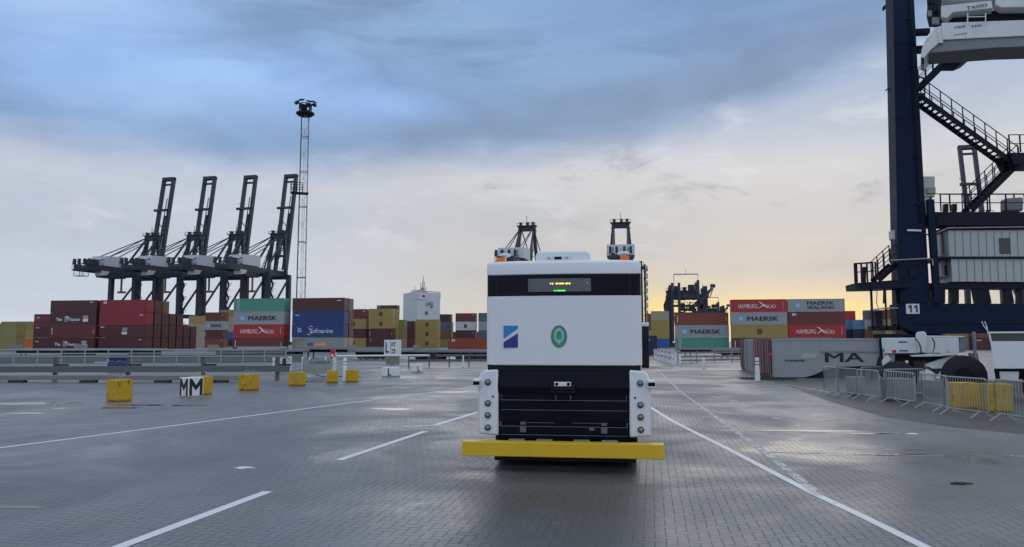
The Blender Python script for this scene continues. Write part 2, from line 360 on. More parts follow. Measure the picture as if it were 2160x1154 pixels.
# ------------------------------------------------------------------ ground
def ground_mat():
    m = bpy.data.materials.new('wet_block_paving'); m.use_nodes = True; t = m.node_tree; b = NT(t); p = t.nodes['Principled BSDF']
    geo = b.n('ShaderNodeNewGeometry'); pos = geo.outputs['Position']
    mp = b.n('ShaderNodeMapping'); t.links.new(pos, mp.inputs[0]); mp.inputs['Rotation'].default_value = (0, 0, YAW + R_(0.0)); 
    wob = b.n('ShaderNodeTexNoise'); t.links.new(pos, wob.inputs['Vector']); wob.inputs['Scale'].default_value = 0.8
    wv = b.n('ShaderNodeVectorMath', operation='MULTIPLY_ADD'); t.links.new(wob.outputs['Color'], wv.inputs[0]); wv.inputs[1].default_value = (0.03, 0.03, 0); t.links.new(mp.outputs[0], wv.inputs[2])
    X, Y, Z = b.sep(wv.outputs[0])
    U = 0.115                                         # half block; blocks are 2:1 in herringbone
    x = X / U; y = Y / U; i = x.floor(); j = y.floor(); fx = x - i; fy = y - j
    k = b.m('FLOORED_MODULO', i - j, 4.0)
    def isk(v): return b.m('COMPARE', k, float(v), 0.1)
    dl = fx + isk(1) * 9.0; dr = (1.0 - fx) + isk(0) * 9.0; db = fy + isk(2) * 9.0; dt = (1.0 - fy) + isk(3) * 9.0
    dist = dl.mn(dr).mn(db.mn(dt))
    joint = 1.0 - b.step(dist, 0.035, 0.10)
    # one tone per block: cell of the block's first half
    bi = i - isk(1); bj = j + isk(3)
    wn = b.n('ShaderNodeTexWhiteNoise', noise_dimensions='2D'); t.links.new(b.comb(bi, bj, 0.0), wn.inputs['Vector'])
    tone = E(b, wn.outputs['Value'])
    n1 = b.noise(pos, 0.13, 5, 0.6); n2 = b.noise(pos, 0.9, 6, 0.65); n3 = b.noise(pos, 14.0, 4, 0.6)
    wetn = b.noise(pos, 0.22, 5, 0.58, 0.8)
    st = b.n('ShaderNodeMapping'); t.links.new(mp.outputs[0], st.inputs[0]); st.inputs['Scale'].default_value = (0.9, 0.06, 1)
    track = b.noise(st.outputs[0], 1.0, 4, 0.5)
    pud = b.step(wetn, 0.57, 0.66)                    # standing water
    damp = b.step(wetn, 0.36, 0.56)
    base = b.mix(b.step(n1, 0.3, 0.7), (0.112, 0.115, 0.121), (0.200, 0.203, 0.210))
    v = (tone - 0.5) * 0.16 + (n2 - 0.5) * 0.9 + (n3 - 0.5) * 0.4 + (track - 0.5) * 0.9 + 1.0
    sc = b.n('ShaderNodeVectorMath', operation='SCALE'); t.links.new(base, sc.inputs[0]); b.put(v, sc.inputs[3])
    c = b.mix(damp * 0.35, sc.outputs[0], (0.095, 0.096, 0.10))
    oil = b.step(b.noise(pos, 0.55, 6, 0.7, 0.5), 0.60, 0.70)
    c = b.mix(oil * 0.55, c, (0.045, 0.043, 0.040))
    patchn = b.n('ShaderNodeTexVoronoi', distance='CHEBYCHEV'); t.links.new(mp.outputs[0], patchn.inputs['Vector']); patchn.inputs['Scale'].default_value = 0.28
    pv = b.sep(patchn.outputs['Color'])[0]
    c = b.mix(b.step(pv, 0.78, 0.80) * 0.35, c, (0.20, 0.195, 0.19))
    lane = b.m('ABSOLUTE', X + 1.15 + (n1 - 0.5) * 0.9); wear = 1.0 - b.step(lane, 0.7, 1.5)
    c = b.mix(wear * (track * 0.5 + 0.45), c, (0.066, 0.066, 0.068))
    c = b.mix(joint * (b.step(n2, 0.35, 0.62) * 0.45 + 0.22), c, (0.03, 0.03, 0.032))
    t.links.new(c, p.inputs['Base Color'])
    r = 0.54 - damp * 0.20 - pud * 0.12 + (n2 - 0.5) * 0.28 + (tone - 0.5) * 0.04 + joint * 0.15
    b.put(r.mx(0.05), p.inputs['Roughness'])
    p.inputs['Specular IOR Level'].default_value = 0.5
    bn = b.n('ShaderNodeBump'); bn.inputs['Distance'].default_value = 0.006
    b.put((1.0 - pud * 0.85) * 0.26, bn.inputs['Strength'])
    b.put((1.0 - joint) * 0.55 + n3 * 0.25 + tone * 0.07 + n2 * 0.5, bn.inputs['Height']); t.links.new(bn.outputs[0], p.inputs['Normal'])
    return m
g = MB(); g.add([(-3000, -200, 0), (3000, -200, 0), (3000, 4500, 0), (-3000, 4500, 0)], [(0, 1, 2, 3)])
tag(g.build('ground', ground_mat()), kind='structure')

def asphalt_mat():
    m = bpy.data.materials.new('patched_asphalt'); m.use_nodes = True; t = m.node_tree; b = NT(t); p = t.nodes['Principled BSDF']
    pos = b.n('ShaderNodeNewGeometry').outputs['Position']
    n1 = b.noise(pos, 0.35, 6, 0.6); n2 = b.noise(pos, 30, 4, 0.6)
    vr = b.n('ShaderNodeTexVoronoi', feature='DISTANCE_TO_EDGE'); t.links.new(pos, vr.inputs['Vector']); vr.inputs['Scale'].default_value = 0.22
    crack = (1.0 - b.step(E(b, vr.outputs['Distance']) + (n1 - 0.5) * 0.12, 0.0, 0.018)) * b.step(n1, 0.42, 0.6)
    c = b.mix(b.step(n1, 0.3, 0.7), (0.050, 0.050, 0.048), (0.085, 0.085, 0.080)); c = b.mix((n2 - 0.35) * 0.6, c, (0.12, 0.12, 0.115)); c = b.mix(crack * 0.85, c, 0.012)
    t.links.new(c, p.inputs['Base Color']); b.put(0.55 + (n1 - 0.5) * 0.5, p.inputs['Roughness'])
    bn = b.n('ShaderNodeBump'); bn.inputs['Strength'].default_value = 0.4; bn.inputs['Distance'].default_value = 0.01; b.put(n2, bn.inputs['Height']); t.links.new(bn.outputs[0], p.inputs['Normal'])
    return m
pts = [G(2420, 960), G(2160, 916), G(2000, 900), G(1860, 878), G(1760, 850), G(1700, 829), G(1640, 806), G(1600, 800)]
pts += [Vector((42, 43, 0)), Vector((42, 12, 0))]
a = MB(); a.add([(q.x, q.y, 0.004) for q in pts], [tuple(range(len(pts)))])
tag(a.build('asphalt_verge', asphalt_mat()), kind='structure')
M_grass = mat('grass_blades', (0.040, 0.055, 0.016), 0.8, var=0.3, scale=5)
gr = MB(); c0 = G(1618, 800)
for _ in range(1500):
    rr = math.sqrt(random.random()); th = random.random() * 6.283
    q = c0 + Vector((rr * math.cos(th) * 1.5, rr * math.sin(th) * 1.7, 0)); h = random.uniform(0.04, 0.11); l = random.uniform(-.05, .05); an = random.random() * 3.14
    dx_, dy_ = 0.012 * math.cos(an), 0.012 * math.sin(an)
    gr.add([(q.x - dx_, q.y - dy_, 0), (q.x + dx_, q.y + dy_, 0), (q.x + l, q.y + l, h)], [(0, 1, 2)])
tag(gr.build('grass', M_grass), 'thin green grass at the foot of the white marker post', 'grass', kind='stuff')

# standing water
def water_mat():
    m = bpy.data.materials.new('puddle_water'); m.use_nodes = True; p = m.node_tree.nodes['Principled BSDF']
    p.inputs['Base Color'].default_value = (0.03, 0.031, 0.033, 1); p.inputs['Roughness'].default_value = 0.10; p.inputs['IOR'].default_value = 1.33
    return m
M_water = water_mat()
for cx_, cy_, rx_, ry_ in ((60, 851, 130, 3.5), (190, 861, 120, 3.0), (330, 855, 110, 2.2), (60, 872, 60, 2), (1690, 909, 170, 2.4), (1820, 914, 90, 2.0), (1830, 959, 160, 2.2), (1780, 886, 90, 2.0), (40, 1070, 60, 4), (830, 863, 60, 2), (640, 805, 60, 1.5), (1130, 1050, 30, 1.5)):
    n = 44; ph = [random.random() * 6.28 for _ in range(4)]; mb = MB(); vs = []
    for i in range(n):
        a = i * 6.28318 / n; r = 0.75 + 0.16 * math.sin(2 * a + ph[0]) + 0.12 * math.sin(3 * a + ph[1]) + 0.08 * math.sin(7 * a + ph[2]) + .05 * math.sin(13 * a + ph[3])
        q = G(cx_ + rx_ * r * math.cos(a), cy_ + ry_ * r * math.sin(a)); vs.append((q.x, q.y, 0.0025))
    mb.add(vs, [tuple(range(n))]); tag(mb.build('puddle', M_water), kind='structure')

# ------------------------------------------------------------------ painted markings
def paint_mat(name, wear):
    m = bpy.data.materials.new(name); m.use_nodes = True; t = m.node_tree; b = NT(t); p = t.nodes['Principled BSDF']
    pos = b.n('ShaderNodeNewGeometry').outputs['Position']
    n1 = b.noise(pos, 3.0, 6, 0.7); n2 = b.noise(pos, 22.0, 5, 0.65)
    f = b.step(n1 * 0.6 + n2 * 0.4, 0.40 + wear * 0.2, 0.56 + wear * 0.2)
    c = b.mix(f, (0.66, 0.67, 0.67) if wear < 0.5 else (0.36, 0.37, 0.37), (0.10, 0.10, 0.105))
    f2 = 1.0 - f
    if wear >= 0.5:
        c = b.mix(b.step(n1, 0.40, 0.58), c, (0.11, 0.11, 0.115))
    else:
        c = b.mix(b.step(n1 * 0.4 + n2 * 0.6, 0.54, 0.62) * 0.75, (0.70, 0.71, 0.72), (0.14, 0.14, 0.145))
    p.inputs['Base Color'].default_value = (0.70, 0.71, 0.72, 1) if wear < 0.5 else (0.50, 0.51, 0.52, 1); p.inputs['Roughness'].default_value = 0.5
    av = b.step(n1 * 0.45 + n2 * 0.55, 0.70 - wear * 0.15, 0.60 - wear * 0.15)
    b.put(av, p.inputs['Alpha'])
    return m
M_line = paint_mat('white_line_paint', 0.2); M_faint = paint_mat('worn_line_paint', 0.8)
def strip(name, px, w, m, z=0.004):
    c = [G(*q) for q in px]; mb = MB(); vs = []
    for i, q in enumerate(c):
        d = (c[min(i + 1, len(c) - 1)] - c[max(i - 1, 0)]).normalized(); s = Vector((-d.y, d.x, 0)) * (w / 2)
        vs += [(q.x - s.x, q.y - s.y, z), (q.x + s.x, q.y + s.y, z)]
    mb.add(vs, [(2 * i, 2 * i + 1, 2 * i + 3, 2 * i + 2) for i in range(len(c) - 1)])
    return tag(mb.build(name, m), kind='structure')
strip('lane_marking', [(1352, 846), (1368, 857), (1416, 887), (1465, 912), (1549, 954), (1629, 996), (1720, 1043), (1815, 1087), (1951, 1154), (2120, 1236)], 0.125, M_line)
strip('lane_marking', [(-200, 971), (0, 945), (500, 881), (1010, 815)], 0.13, M_line)
strip('dash_marking', [(205, 1172), (252, 1154), (565, 1037)], 0.15, M_line)
strip('dash_marking', [(715, 971), (897, 910)], 0.15, M_line)
strip('dash_marking', [(918, 897), (1010, 869)], 0.15, M_line)
strip('cross_marking', [(850, 901), (932, 898)], 0.13, M_line, 0.006)
strip('lane_marking', [(1385, 778), (1440, 830), (1545, 905)], 0.10, M_faint)
strip('worn_marking', [(1545, 905), (1628, 965), (1730, 1046)], 0.15, M_faint, 0.005)
strip('worn_marking', [(1480, 906), (1700, 911), (1900, 914)], 0.10, M_faint, 0.006)
strip('worn_marking', [(1600, 953), (1800, 958), (1990, 963)], 0.07, M_faint, 0.007)
for q in ((1512, 838), (1548, 846), (1572, 855), (1600, 866), (1638, 882), (1682, 899)):
    strip('stud_marking', [(q[0] - 8, q[1] - 1), (q[0] + 8, q[1] + 1)], 0.10, M_line)
strip('worn_marking', [(1650, 810), (1750, 828)], 0.12, M_faint, 0.009)
strip('worn_marking', [(2130, 962), (2200, 964)], 0.05, M_line)
strip('worn_marking', [(800, 822), (880, 806)], 0.10, M_faint)

# ------------------------------------------------------------------ the autonomous truck
def plan(w, d, bow, r, y0=0.0, n=16, inset=0.0):
    """Outline of a bow-fronted cab seen from above; front at -y, slightly convex."""
    h = w / 2 - inset; pts = []
    fy = lambda x: y0 + inset + bow * (x / (w / 2)) ** 2
    for i in range(n + 1):
        x = -h + r + (2 * h - 2 * r) * i / n; pts.append((x, fy(x)))
    x1 = h - r; ya = fy(x1)
    for i in range(1, 7):
        a = i / 6 * math.pi / 2; pts.append((x1 + r * math.sin(a), ya + r - r * math.cos(a)))
    pts += [(h, y0 + d - inset), (-h, y0 + d - inset)]
    for i in range(6, 0, -1):
        a = i / 6 * math.pi / 2; pts.append((-x1 - r * math.sin(a), ya + r - r * math.cos(a)))
    return pts
tr0 = P(1187, 720, 12.5)
T = empty('autonomous_truck', (tr0.x, tr0.y, 0), -R_(7.6), 'white cabless driverless terminal truck with long yellow bumper standing on the wet paving', 'truck')
W2, BOW = 2.58, 0.10
def ring(pl, z): return [(x, y, z) for x, y in pl]
def fy(x): return BOW * (x / (W2 / 2)) ** 2
b = MB(); pl0 = plan(W2, 1.75, BOW, 0.09); pli = plan(W2, 1.75, BOW, 0.09, inset=0.012)
b.loft([ring(pli, 1.655), ring(pl0, 1.667), ring(pl0, 2.795), ring(pli, 2.803)]); b.build('cab_body', M_white, T, smooth=True)
b = MB(); pls = plan(W2, 1.75, BOW, 0.09, inset=0.006); b.loft([ring(pls, 2.8035), ring(pls, 3.155)]); wsc = b.build('windscreen', M_blackg, T, smooth=True)
for sx in (-1, 1):                      # pillar at the ends of the glass band and the fine seams
    b = MB(); b.box(sx * 1.10 - 0.006, sx * 1.10 + 0.006, fy(1.1) + 0.0005, fy(1.1) + 0.05, 2.806, 3.15); b.build('seam', M_blackm, wsc)
    xs_ = sorted((sx * (W2 / 2 + 0.004), sx * (W2 / 2 - 0.05)))
    b = MB(); b.box(xs_[0], xs_[1], 0.30, 0.55, 2.806, 3.15); b.build('corner_pillar', M_trailer, wsc)
b = MB(); plr = plan(W2, 1.75, BOW, 0.11, inset=0.05); plr2 = plan(W2, 1.75, BOW, 0.13, inset=0.22)
b.loft([ring(pli, 3.156), ring(pl0, 3.168), ring(pl0, 3.335), ring(pli, 3.362), ring(plr, 3.385), ring(plr2, 3.41)]); roof = b.build('roof', M_white, T, smooth=True)
# roof sensor housing
dm = MB(); rings = []
for y, s, h in ((0.16, 0.96, 0.10), (0.17, 1.0, 0.155), (0.24, 1.0, 0.19), (0.85, 0.96, 0.19), (1.05, 0.90, 0.10)):
    rg = [(-0.46 * s, y, 3.385), (-0.46 * s, y, 3.385 + h * 0.6)]
    for i in range(5):
        a = i / 4 * math.pi / 2; rg.append((-0.46 * s + 0.09 * (1 - math.cos(a)) * 1.2, y, 3.385 + h * 0.6 + h * 0.4 * math.sin(a)))
    rg += [(-x, yy, z) for x, yy, z in reversed(rg)]
    rings.append(rg)
dm.loft(rings); dome = dm.build('sensor_housing', M_white, roof, smooth=True)
b = MB(); b.box(-0.28, 0.13, 0.128, 0.168, 3.405, 3.475); sb = b.build('sensor_bar', M_whitew, roof, bevel=0.006)
b = MB(); b.box(-0.14, -0.02, 0.122, 0.14, 3.418, 3.462); b.build('camera_lens', M_blackg, roof)
for x_ in (-0.23, 0.07):
    b = MB(); b.cyl((x_, 0.128, 3.44), (0, 1, 0), 0.012, 0.02, 10); b.build('camera_lens', M_blackm, roof)
b = MB(); b.prism([(-0.34 + .16 * 0, 0.10), (0.2, 0.10), (0.26, 0.3), (-0.4, 0.3)], 'xy', 3.375, 3.402); b.build('sensor_plinth', M_white, roof, bevel=0.005)
for x_, dxx in ((-1.06, 0.06), (1.03, -0.02)):
    b = MB(); b.box(x_ - 0.075, x_ + 0.075, 0.20, 0.34, 3.36, 3.47); bc = b.build('beacon', M_orange, T, bevel=0.012)
    b = MB(); b.tube([(x_ + dxx, 0.30, 3.47), (x_ + dxx, 0.30, 3.49), (x_ + dxx, 0.30, 3.505), (x_ + dxx, 0.30, 3.535), (x_ + dxx, 0.30, 3.548)], [0.04, 0.05, 0.10, 0.10, 0.07], 18); b.build('antenna_disc', M_white, bc, smooth=True)
# display in the glass band
b = MB(); b.box(-0.57, 0.47, -0.012, 0.012, 2.865, 3.085); ds = b.build('display', M_scr, T, bevel=0.004)
for x0, x1, z0, z1 in ((-0.205, -0.182, 2.99, 3.012), (-0.165, -0.150, 2.985, 3.015), (-0.11, -0.065, 2.988, 3.012), (-0.05, 0.03, 2.988, 3.012), (0.05, 0.10, 2.988, 3.012), (0.112, 0.13, 2.985, 3.015)):
    b = MB(); b.box(x0, x1, -0.016, -0.011, z0, z1); b.build('status_light', M_eye, ds)
for x0, x1 in ((-0.14, -0.115), (-0.10, 0.05)):
    b = MB(); b.box(x0, x1, -0.016, -0.011, 2.873, 2.893); b.build('status_light', M_eyeg, ds)
b = MB(); b.box(0.405, 0.415, -0.0145, -0.011, 2.99, 3.02); b.build('mark', M_letterw, ds)
# badges
def decal(poly, name, m, th=0.006, dz=0.0, par=T):
    xm = sum(p[0] for p in poly) / len(poly); mb = MB()
    mb.prism([(x, z) for x, z in poly], 'xz', min(fy(x) for x, _ in poly) - th - dz, max(fy(x) for x, _ in poly) + 0.004); return mb.build(name, m, par)
L0, L1, LB, LT = -0.985, -0.745, 1.945, 2.31
decal([(L0, LT), (L1, LT), (L1, LT - 0.05), (L0, LT - 0.205)], 'badge_top', M_logo1, 0.002)
decal([(L0, LB), (L1, LB), (L1, LT - 0.125), (L0, LT - 0.275)], 'badge_bottom', M_logo2, 0.002)
ex, ez = -0.06, 2.13
ov = lambda rx, rz_, cz=ez, n=28: [(ex + rx * math.cos(2 * math.pi * i / n), cz + rz_ * math.sin(2 * math.pi * i / n)) for i in range(n)]
em = decal(ov(0.130, 0.183), 'oval_emblem', M_green1, 0.006)
rg = []
o1, o2 = ov(0.082, 0.125, ez + 0.012), ov(0.046, 0.085, ez + 0.008)
mb = MB(); vs = [(x, -0.0085, z) for x, z in o1] + [(x, -0.0085, z) for x, z in o2]; n_ = len(o1)
mb.add(vs, [(i, (i + 1) % n_, (i + 1) % n_ + n_, i + n_) for i in range(n_)]); mb.build('ring_mark', M_green2, em)
mb = MB(); mb.prism([(ex - 0.024, ez - 0.045), (ex + 0.024, ez - 0.045), (ex + 0.02, ez - 0.11), (ex, ez - 0.145), (ex - 0.015, ez - 0.11)], 'xz', -0.010, -0.006); mb.build('tail_mark', M_green2, em)
o3, o4 = ov(0.130, 0.183), ov(0.122, 0.174)
mb = MB(); mb.add([(x, -0.0078, z) for x, z in o3] + [(x, -0.0078, z) for x, z in o4], [(i, (i + 1) % n_, (i + 1) % n_ + n_, i + n_) for i in range(n_)]); mb.build('rim_mark', M_letterb, em)
# black waist and grille
b = MB(); b.box(-1.26, 1.26, 0.09, 1.7, 1.575, 1.656); b.build('waist_gap', M_black, T)
b = MB(); b.box(-1.10, 1.10, 0.10, 1.6, 0.46, 1.5745); b.build('front_mask', M_grille, T)
# grille: hood panel above, then slats with recesses between
GP = empty('grille', (0, 0, 0)); GP.parent = T
mb = MB(); mb.prism([(0.02, 1.20), (0.0, 1.30), (0.035, 1.565), (0.0985, 1.565), (0.0985, 1.20)], 'yz', -1.075, 1.075); mb.build('hood_panel', M_grille, GP, bevel=0.006)
for z0, z1, y in ((0.935, 1.085, 0.03), (0.745, 0.925, 0.035), (0.54, 0.66, 0.03), (0.455, 0.525, 0.02)):
    mb = MB(); mb.prism([(y, z0), (y - 0.01, z1 - 0.01), (y, z1), (0.0985, z1), (0.0985, z0)], 'yz', -1.06, 1.06); mb.build('slat', M_grille, GP, bevel=0.004)
    mb = MB(); mb.box(-1.03, 1.03, y - 0.009, y - 0.002, z1 + 0.001, z1 + 0.006); mb.build('slat_edge', M_trailer, GP)
for sx in (-1, 1):
    mb = MB(); mb.tube([(sx * 1.03, 0.05, 1.18), (sx * 1.02, 0.03, 1.14), (sx * 1.025, 0.05, 1.095)], 0.006, 6); mb.build('edge_clip', M_rim, GP)
    mb = MB(); mb.box(sx * 1.03 - 0.008, sx * 1.03 + 0.008, 0.02, 0.06, 0.665, 0.735); mb.build('edge_clip', M_rim, GP)
    mb = MB()
    for i in range(22):
        x_ = sx * (0.16 + i * 0.026); mb.box(x_ - 0.008, x_ + 0.008, 0.05, 0.06, 0.715, 0.730)
    mb.build('connector_strip', M_rim, GP)
    mb = MB(); mb.box(sx * 0.66 - 0.05, sx * 0.66 + 0.05, 0.012, 0.05, 0.565, 0.665); mb.build('tow_plate', M_rim, GP, bevel=0.006)
    mb = MB(); mb.box(sx * 0.66 - 0.045, sx * 0.66 + 0.045, 0.03, 0.05, 0.685, 0.733); mb.build('tow_plate', M_rim, GP, bevel=0.006)
    mb = MB(); mb.tube([(sx * 0.115, 0.03, 1.17), (sx * 0.125, 0.02, 1.13), (sx * 0.115, 0.04, 1.092)], 0.005, 6); mb.build('edge_clip', M_galv, GP)
mb = MB(); mb.box(0.42, 0.50, 0.015, 0.03, 0.61, 0.655); mb.build('socket', M_rim, GP, bevel=0.004)
# front camera unit
mb = MB(); mb.prism([(-0.20, 1.255), (0.20, 1.255), (0.20, 1.33), (0.15, 1.41), (-0.15, 1.41), (-0.20, 1.33)], 'xz', -0.10, 0.02); fc = mb.build('front_camera', M_black, T, bevel=0.015)
mb = MB(); mb.box(-0.135, 0.135, -0.112, -0.10, 1.325, 1.395); mb.build('camera_face', M_white, fc, bevel=0.02)
for sx in (-1, 1):
    mb = MB(); mb.cyl((sx * 0.095, -0.115, 1.36), (0, 1, 0), 0.026, 0.02, 14); mb.build('camera_lens', M_blackg, fc)
mb = MB(); mb.box(-0.21, 0.21, -0.09, 0.02, 1.215, 1.25); mb.build('camera_bracket', M_black, fc, bevel=0.006)
# side light towers
for sx in (-1, 1):
    xi, xo = sx * 1.075, sx * 1.455
    q = lambda a: (a if sx > 0 else -a)
    poly = [(1.065, 0.505), (1.415, 0.53), (1.415, 1.30), (1.40, 1.47), (1.365, 1.535), (1.30, 1.57), (1.075, 1.585)]
    mb = MB(); f_ = [(sx * x, 0.0 + 0.05 * ((x - 1.075) / 0.38) ** 2, z) for x, z in poly]; bk = [(sx * x, 0.75, z) for x, z in poly]
    mb.loft([f_, bk]); tw = mb.build('light_tower', M_white, T, bevel=0.03, smooth=True)
    for z in (1.375, 1.03, 0.835, 0.635):
        x_ = sx * 1.245; y_ = 0.012
        mb = MB(); mb.cyl((x_, y_ - 0.006, z), (0, 1, 0), 0.050, 0.03, 24); lp = mb.build('lamp', M_blackm, tw, smooth=True)
        mb = MB(); mb.tube([(x_, y_ - 0.022, z), (x_, y_ - 0.027, z), (x_, y_ - 0.034, z)], [0.036, 0.033, 0.018], 18); mb.build('lens', M_lens, lp, smooth=True)
    mb = MB(); mb.cyl((sx * 1.16, 0.0, 1.145), (0, 1, 0), 0.016, 0.02, 12); mb.build('sensor_hole', M_blackm, tw)
    xs_ = sorted((sx * 1.36, sx * 1.485))
    mb = MB(); mb.box(xs_[0], xs_[1], -0.07, 0.20, 1.305, 1.425); ld = mb.build('side_sensor', M_white, T, bevel=0.01)
    mb = MB(); mb.box(xs_[0] + 0.008, xs_[1] - 0.008, -0.076, -0.06, 1.335, 1.392); mb.build('sensor_window', M_blackg, ld)
# bumper beam on brackets
b = MB(); b.box(-1.585, 1.585, -0.45, -0.22, 0.24, 0.465); b.build('bumper', M_bumper, T, bevel=0.012)
for sx in (-1, 1):
    b = MB(); b.box(sx * 0.98 - 0.14, sx * 0.98 + 0.14, -0.221, 0.6, 0.30, 0.44); b.build('bumper_bracket', M_black, T)
    for k, x_ in enumerate((0.75, 0.30)):
        b = MB(); b.box(sx * x_ - 0.13, sx * x_ + 0.13, -0.2, -0.02, 0.40, 0.47); b.build('mount_block', M_trailer, T, bevel=0.01)
# running gear and rear deck
b = MB(); b.box(-1.16, 1.16, 0.20, 6.0, 0.08, 0.395); b.build('underbody_shade', M_black, T)  # black box, widened and lowered to stand in for contact shadow under the truck
b = MB(); b.box(-0.55, 0.55, 0.6, 6.6, 0.50, 1.05); b.box(-1.2, 1.2, 1.6, 2.3, 0.55, 1.4); b.build('chassis', M_black, T)
b = MB(); b.box(-1.2, 1.2, 2.4, 6.6, 1.05, 1.25); b.build('deck', M_trailer, T, bevel=0.02)
for sx in (-1, 1):
    for y in (1.05, 5.2):
        xs_ = sx * 1.05
        mb = MB(); mb.tube([(xs_ - 0.16, y, 0.5), (xs_ - 0.14, y, 0.5), (xs_ + 0.14, y, 0.5), (xs_ + 0.16, y, 0.5)], [0.42, 0.5, 0.5, 0.42], 28); wh = mb.build('wheel', M_rubber, T, smooth=True)
        mb = MB(); mb.cyl((xs_ + sx * 0.12, y, 0.5), (1, 0, 0), 0.27, 0.09, 20); mb.build('rim', M_rim, wh)
# camera mirror arm on the far side of the cab
b = MB(); b.prism([(0.55, 1.60), (0.75, 1.60), (0.85, 1.75), (0.85, 2.28), (0.60, 2.30), (0.55, 2.1)], 'yz', 1.295, 1.42); mr = b.build('side_mirror', M_black, T, bevel=0.02)
b = MB(); b.box(1.292, 1.425, 0.58, 0.82, 2.30, 2.37); b.build('mirror_cap', M_white, mr, bevel=0.02)

# ------------------------------------------------------------------ shipping containers
def cont_mesh(L):
    """Corrugated 2.9 m box: origin at the front left bottom corner, x along its length, y into depth."""
    Wd, H = 2.44, 2.88; mb = MB(); pr = 0.035
    for y0, sg in ((0.0, 1), (Wd, -1)):                 # corrugated long sides
        n = int(L / 0.28); pts = []
        for i in range(n):
            x = 0.15 + (L - 0.3) * i / n; w = (L - 0.3) / n
            pts += [(x, 0.012), (x + w * 0.25, pr + 0.012), (x + w * 0.5, pr + 0.012), (x + w * 0.75, 0.012)]
        pts.append((L - 0.15, 0.012)); vs = []; fs = []
        for i, (x, d) in enumerate(pts):
            vs += [(x, y0 + sg * d, 0.15), (x, y0 + sg * d, H - 0.11)]
            if i: fs.append((2 * i - 2, 2 * i, 2 * i + 1, 2 * i - 1))
        mb.add(vs, fs)
        ya, yb = sorted((y0, y0 + sg * 0.09))
        mb.box(0.152, L - 0.152, ya, yb, 0.0, 0.15); mb.box(0.152, L - 0.152, ya, yb, H - 0.11, H)
    for x0 in (0, L - 0.15):
        for y0 in (0, Wd - 0.15): mb.box(x0, x0 + 0.15, y0 - 0.004, y0 + 0.154, 0, H + 0.01)
    mb.box(0.05, L - 0.05, 0.06, Wd - 0.06, 0.02, H - 0.03)
    return mb
_cm = {}
def container_mesh(L):
    if L not in _cm: _cm[L] = cont_mesh(L).mesh('shipping_container', list(CM.values())[0])
    return _cm[L]
def door_mesh(L):
    k = ('d', L)
    if k not in _cm:
        mb = MB()
        mb.box(-0.0, 0.045, 0.17, 1.21, 0.16, 2.75); _cm[k] = mb.mesh('door', list(CM.values())[0])
    return _cm[k]
LV = {1: ['in'], 2: ['bottom of', 'top of'], 3: ['bottom of', 'middle of', 'top of'], 4: ['bottom of', 'second up in', 'third up in', 'top of'], 5: ['bottom of', 'second up in', 'middle of', 'fourth up in', 'top of']}
CN = {'darkbrown': 'dark brown', 'brownred': 'brownish red', 'palegrey': 'pale grey', 'brightblue': 'bright blue', 'lightblue': 'light blue', 'orangered': 'orange red', 'darkgrey': 'dark grey', 'rust': 'rust red'}
def hamburg(o, L):
    text('HAMBURG', M_letterw, o, (L * 0.31, -0.012, 1.35), L * 0.34, 0.95, bold=0.0)
    text('SÜD', M_letterw, o, (L * 0.72, -0.012, 1.35), L * 0.17, 0.95)
    mb = MB(); mb.tube([(L * .50, -0.03, 2.35), (L * .54, -0.03, 2.1), (L * .60, -0.03, 1.3), (L * .67, -0.03, 0.95)], [0.05, 0.14, 0.16, 0.05], 6); mb.tube([(L * .50, -0.03, 0.75), (L * .57, -0.03, 1.45), (L * .63, -0.03, 1.75)], [0.04, 0.14, 0.05], 6); mb.build('logo_mark', M_letterw, o)
    mb = MB(); mb.box(L * .93, L * .935, -0.02, -0.008, 0.7, 2.3); mb.build('number_plate', M_letterw, o)
def maersk(o, L, txt='MAERSK'):
    if '\n' in txt:
        text('MAERSK', M_letter, o, (L * 0.58, -0.012, 1.95), L * 0.48, 0.8, bold=0.02); text('SEALAND', M_letter, o, (L * 0.58, -0.012, 0.95), L * 0.48, 0.7, bold=0.02)
    else: text(txt, M_letter, o, (L * 0.57, -0.012, 1.4), L * 0.56, 1.0, bold=0.025)
    st = []; r1, r2 = 0.52, 0.24
    for i in range(14):
        a = math.pi / 2 + i * math.pi / 7; r = r1 if i % 2 == 0 else r2; st.append((L * 0.175 + r * math.cos(a), 1.4 + r * math.sin(a)))
    mb = MB(); mb.prism(st, 'xz', -0.012, -0.008); mb.build('logo_mark', mat('logo_pale_blue', (0.36, 0.55, 0.68), 0.5), o)
    mb = MB(); mb.box(L * .175 - .56, L * .175 + .56, -0.0085, -0.006, 0.86, 1.94); mb.build('logo_plate', mat('logo_square', (0.18, 0.42, 0.58), 0.5), o)
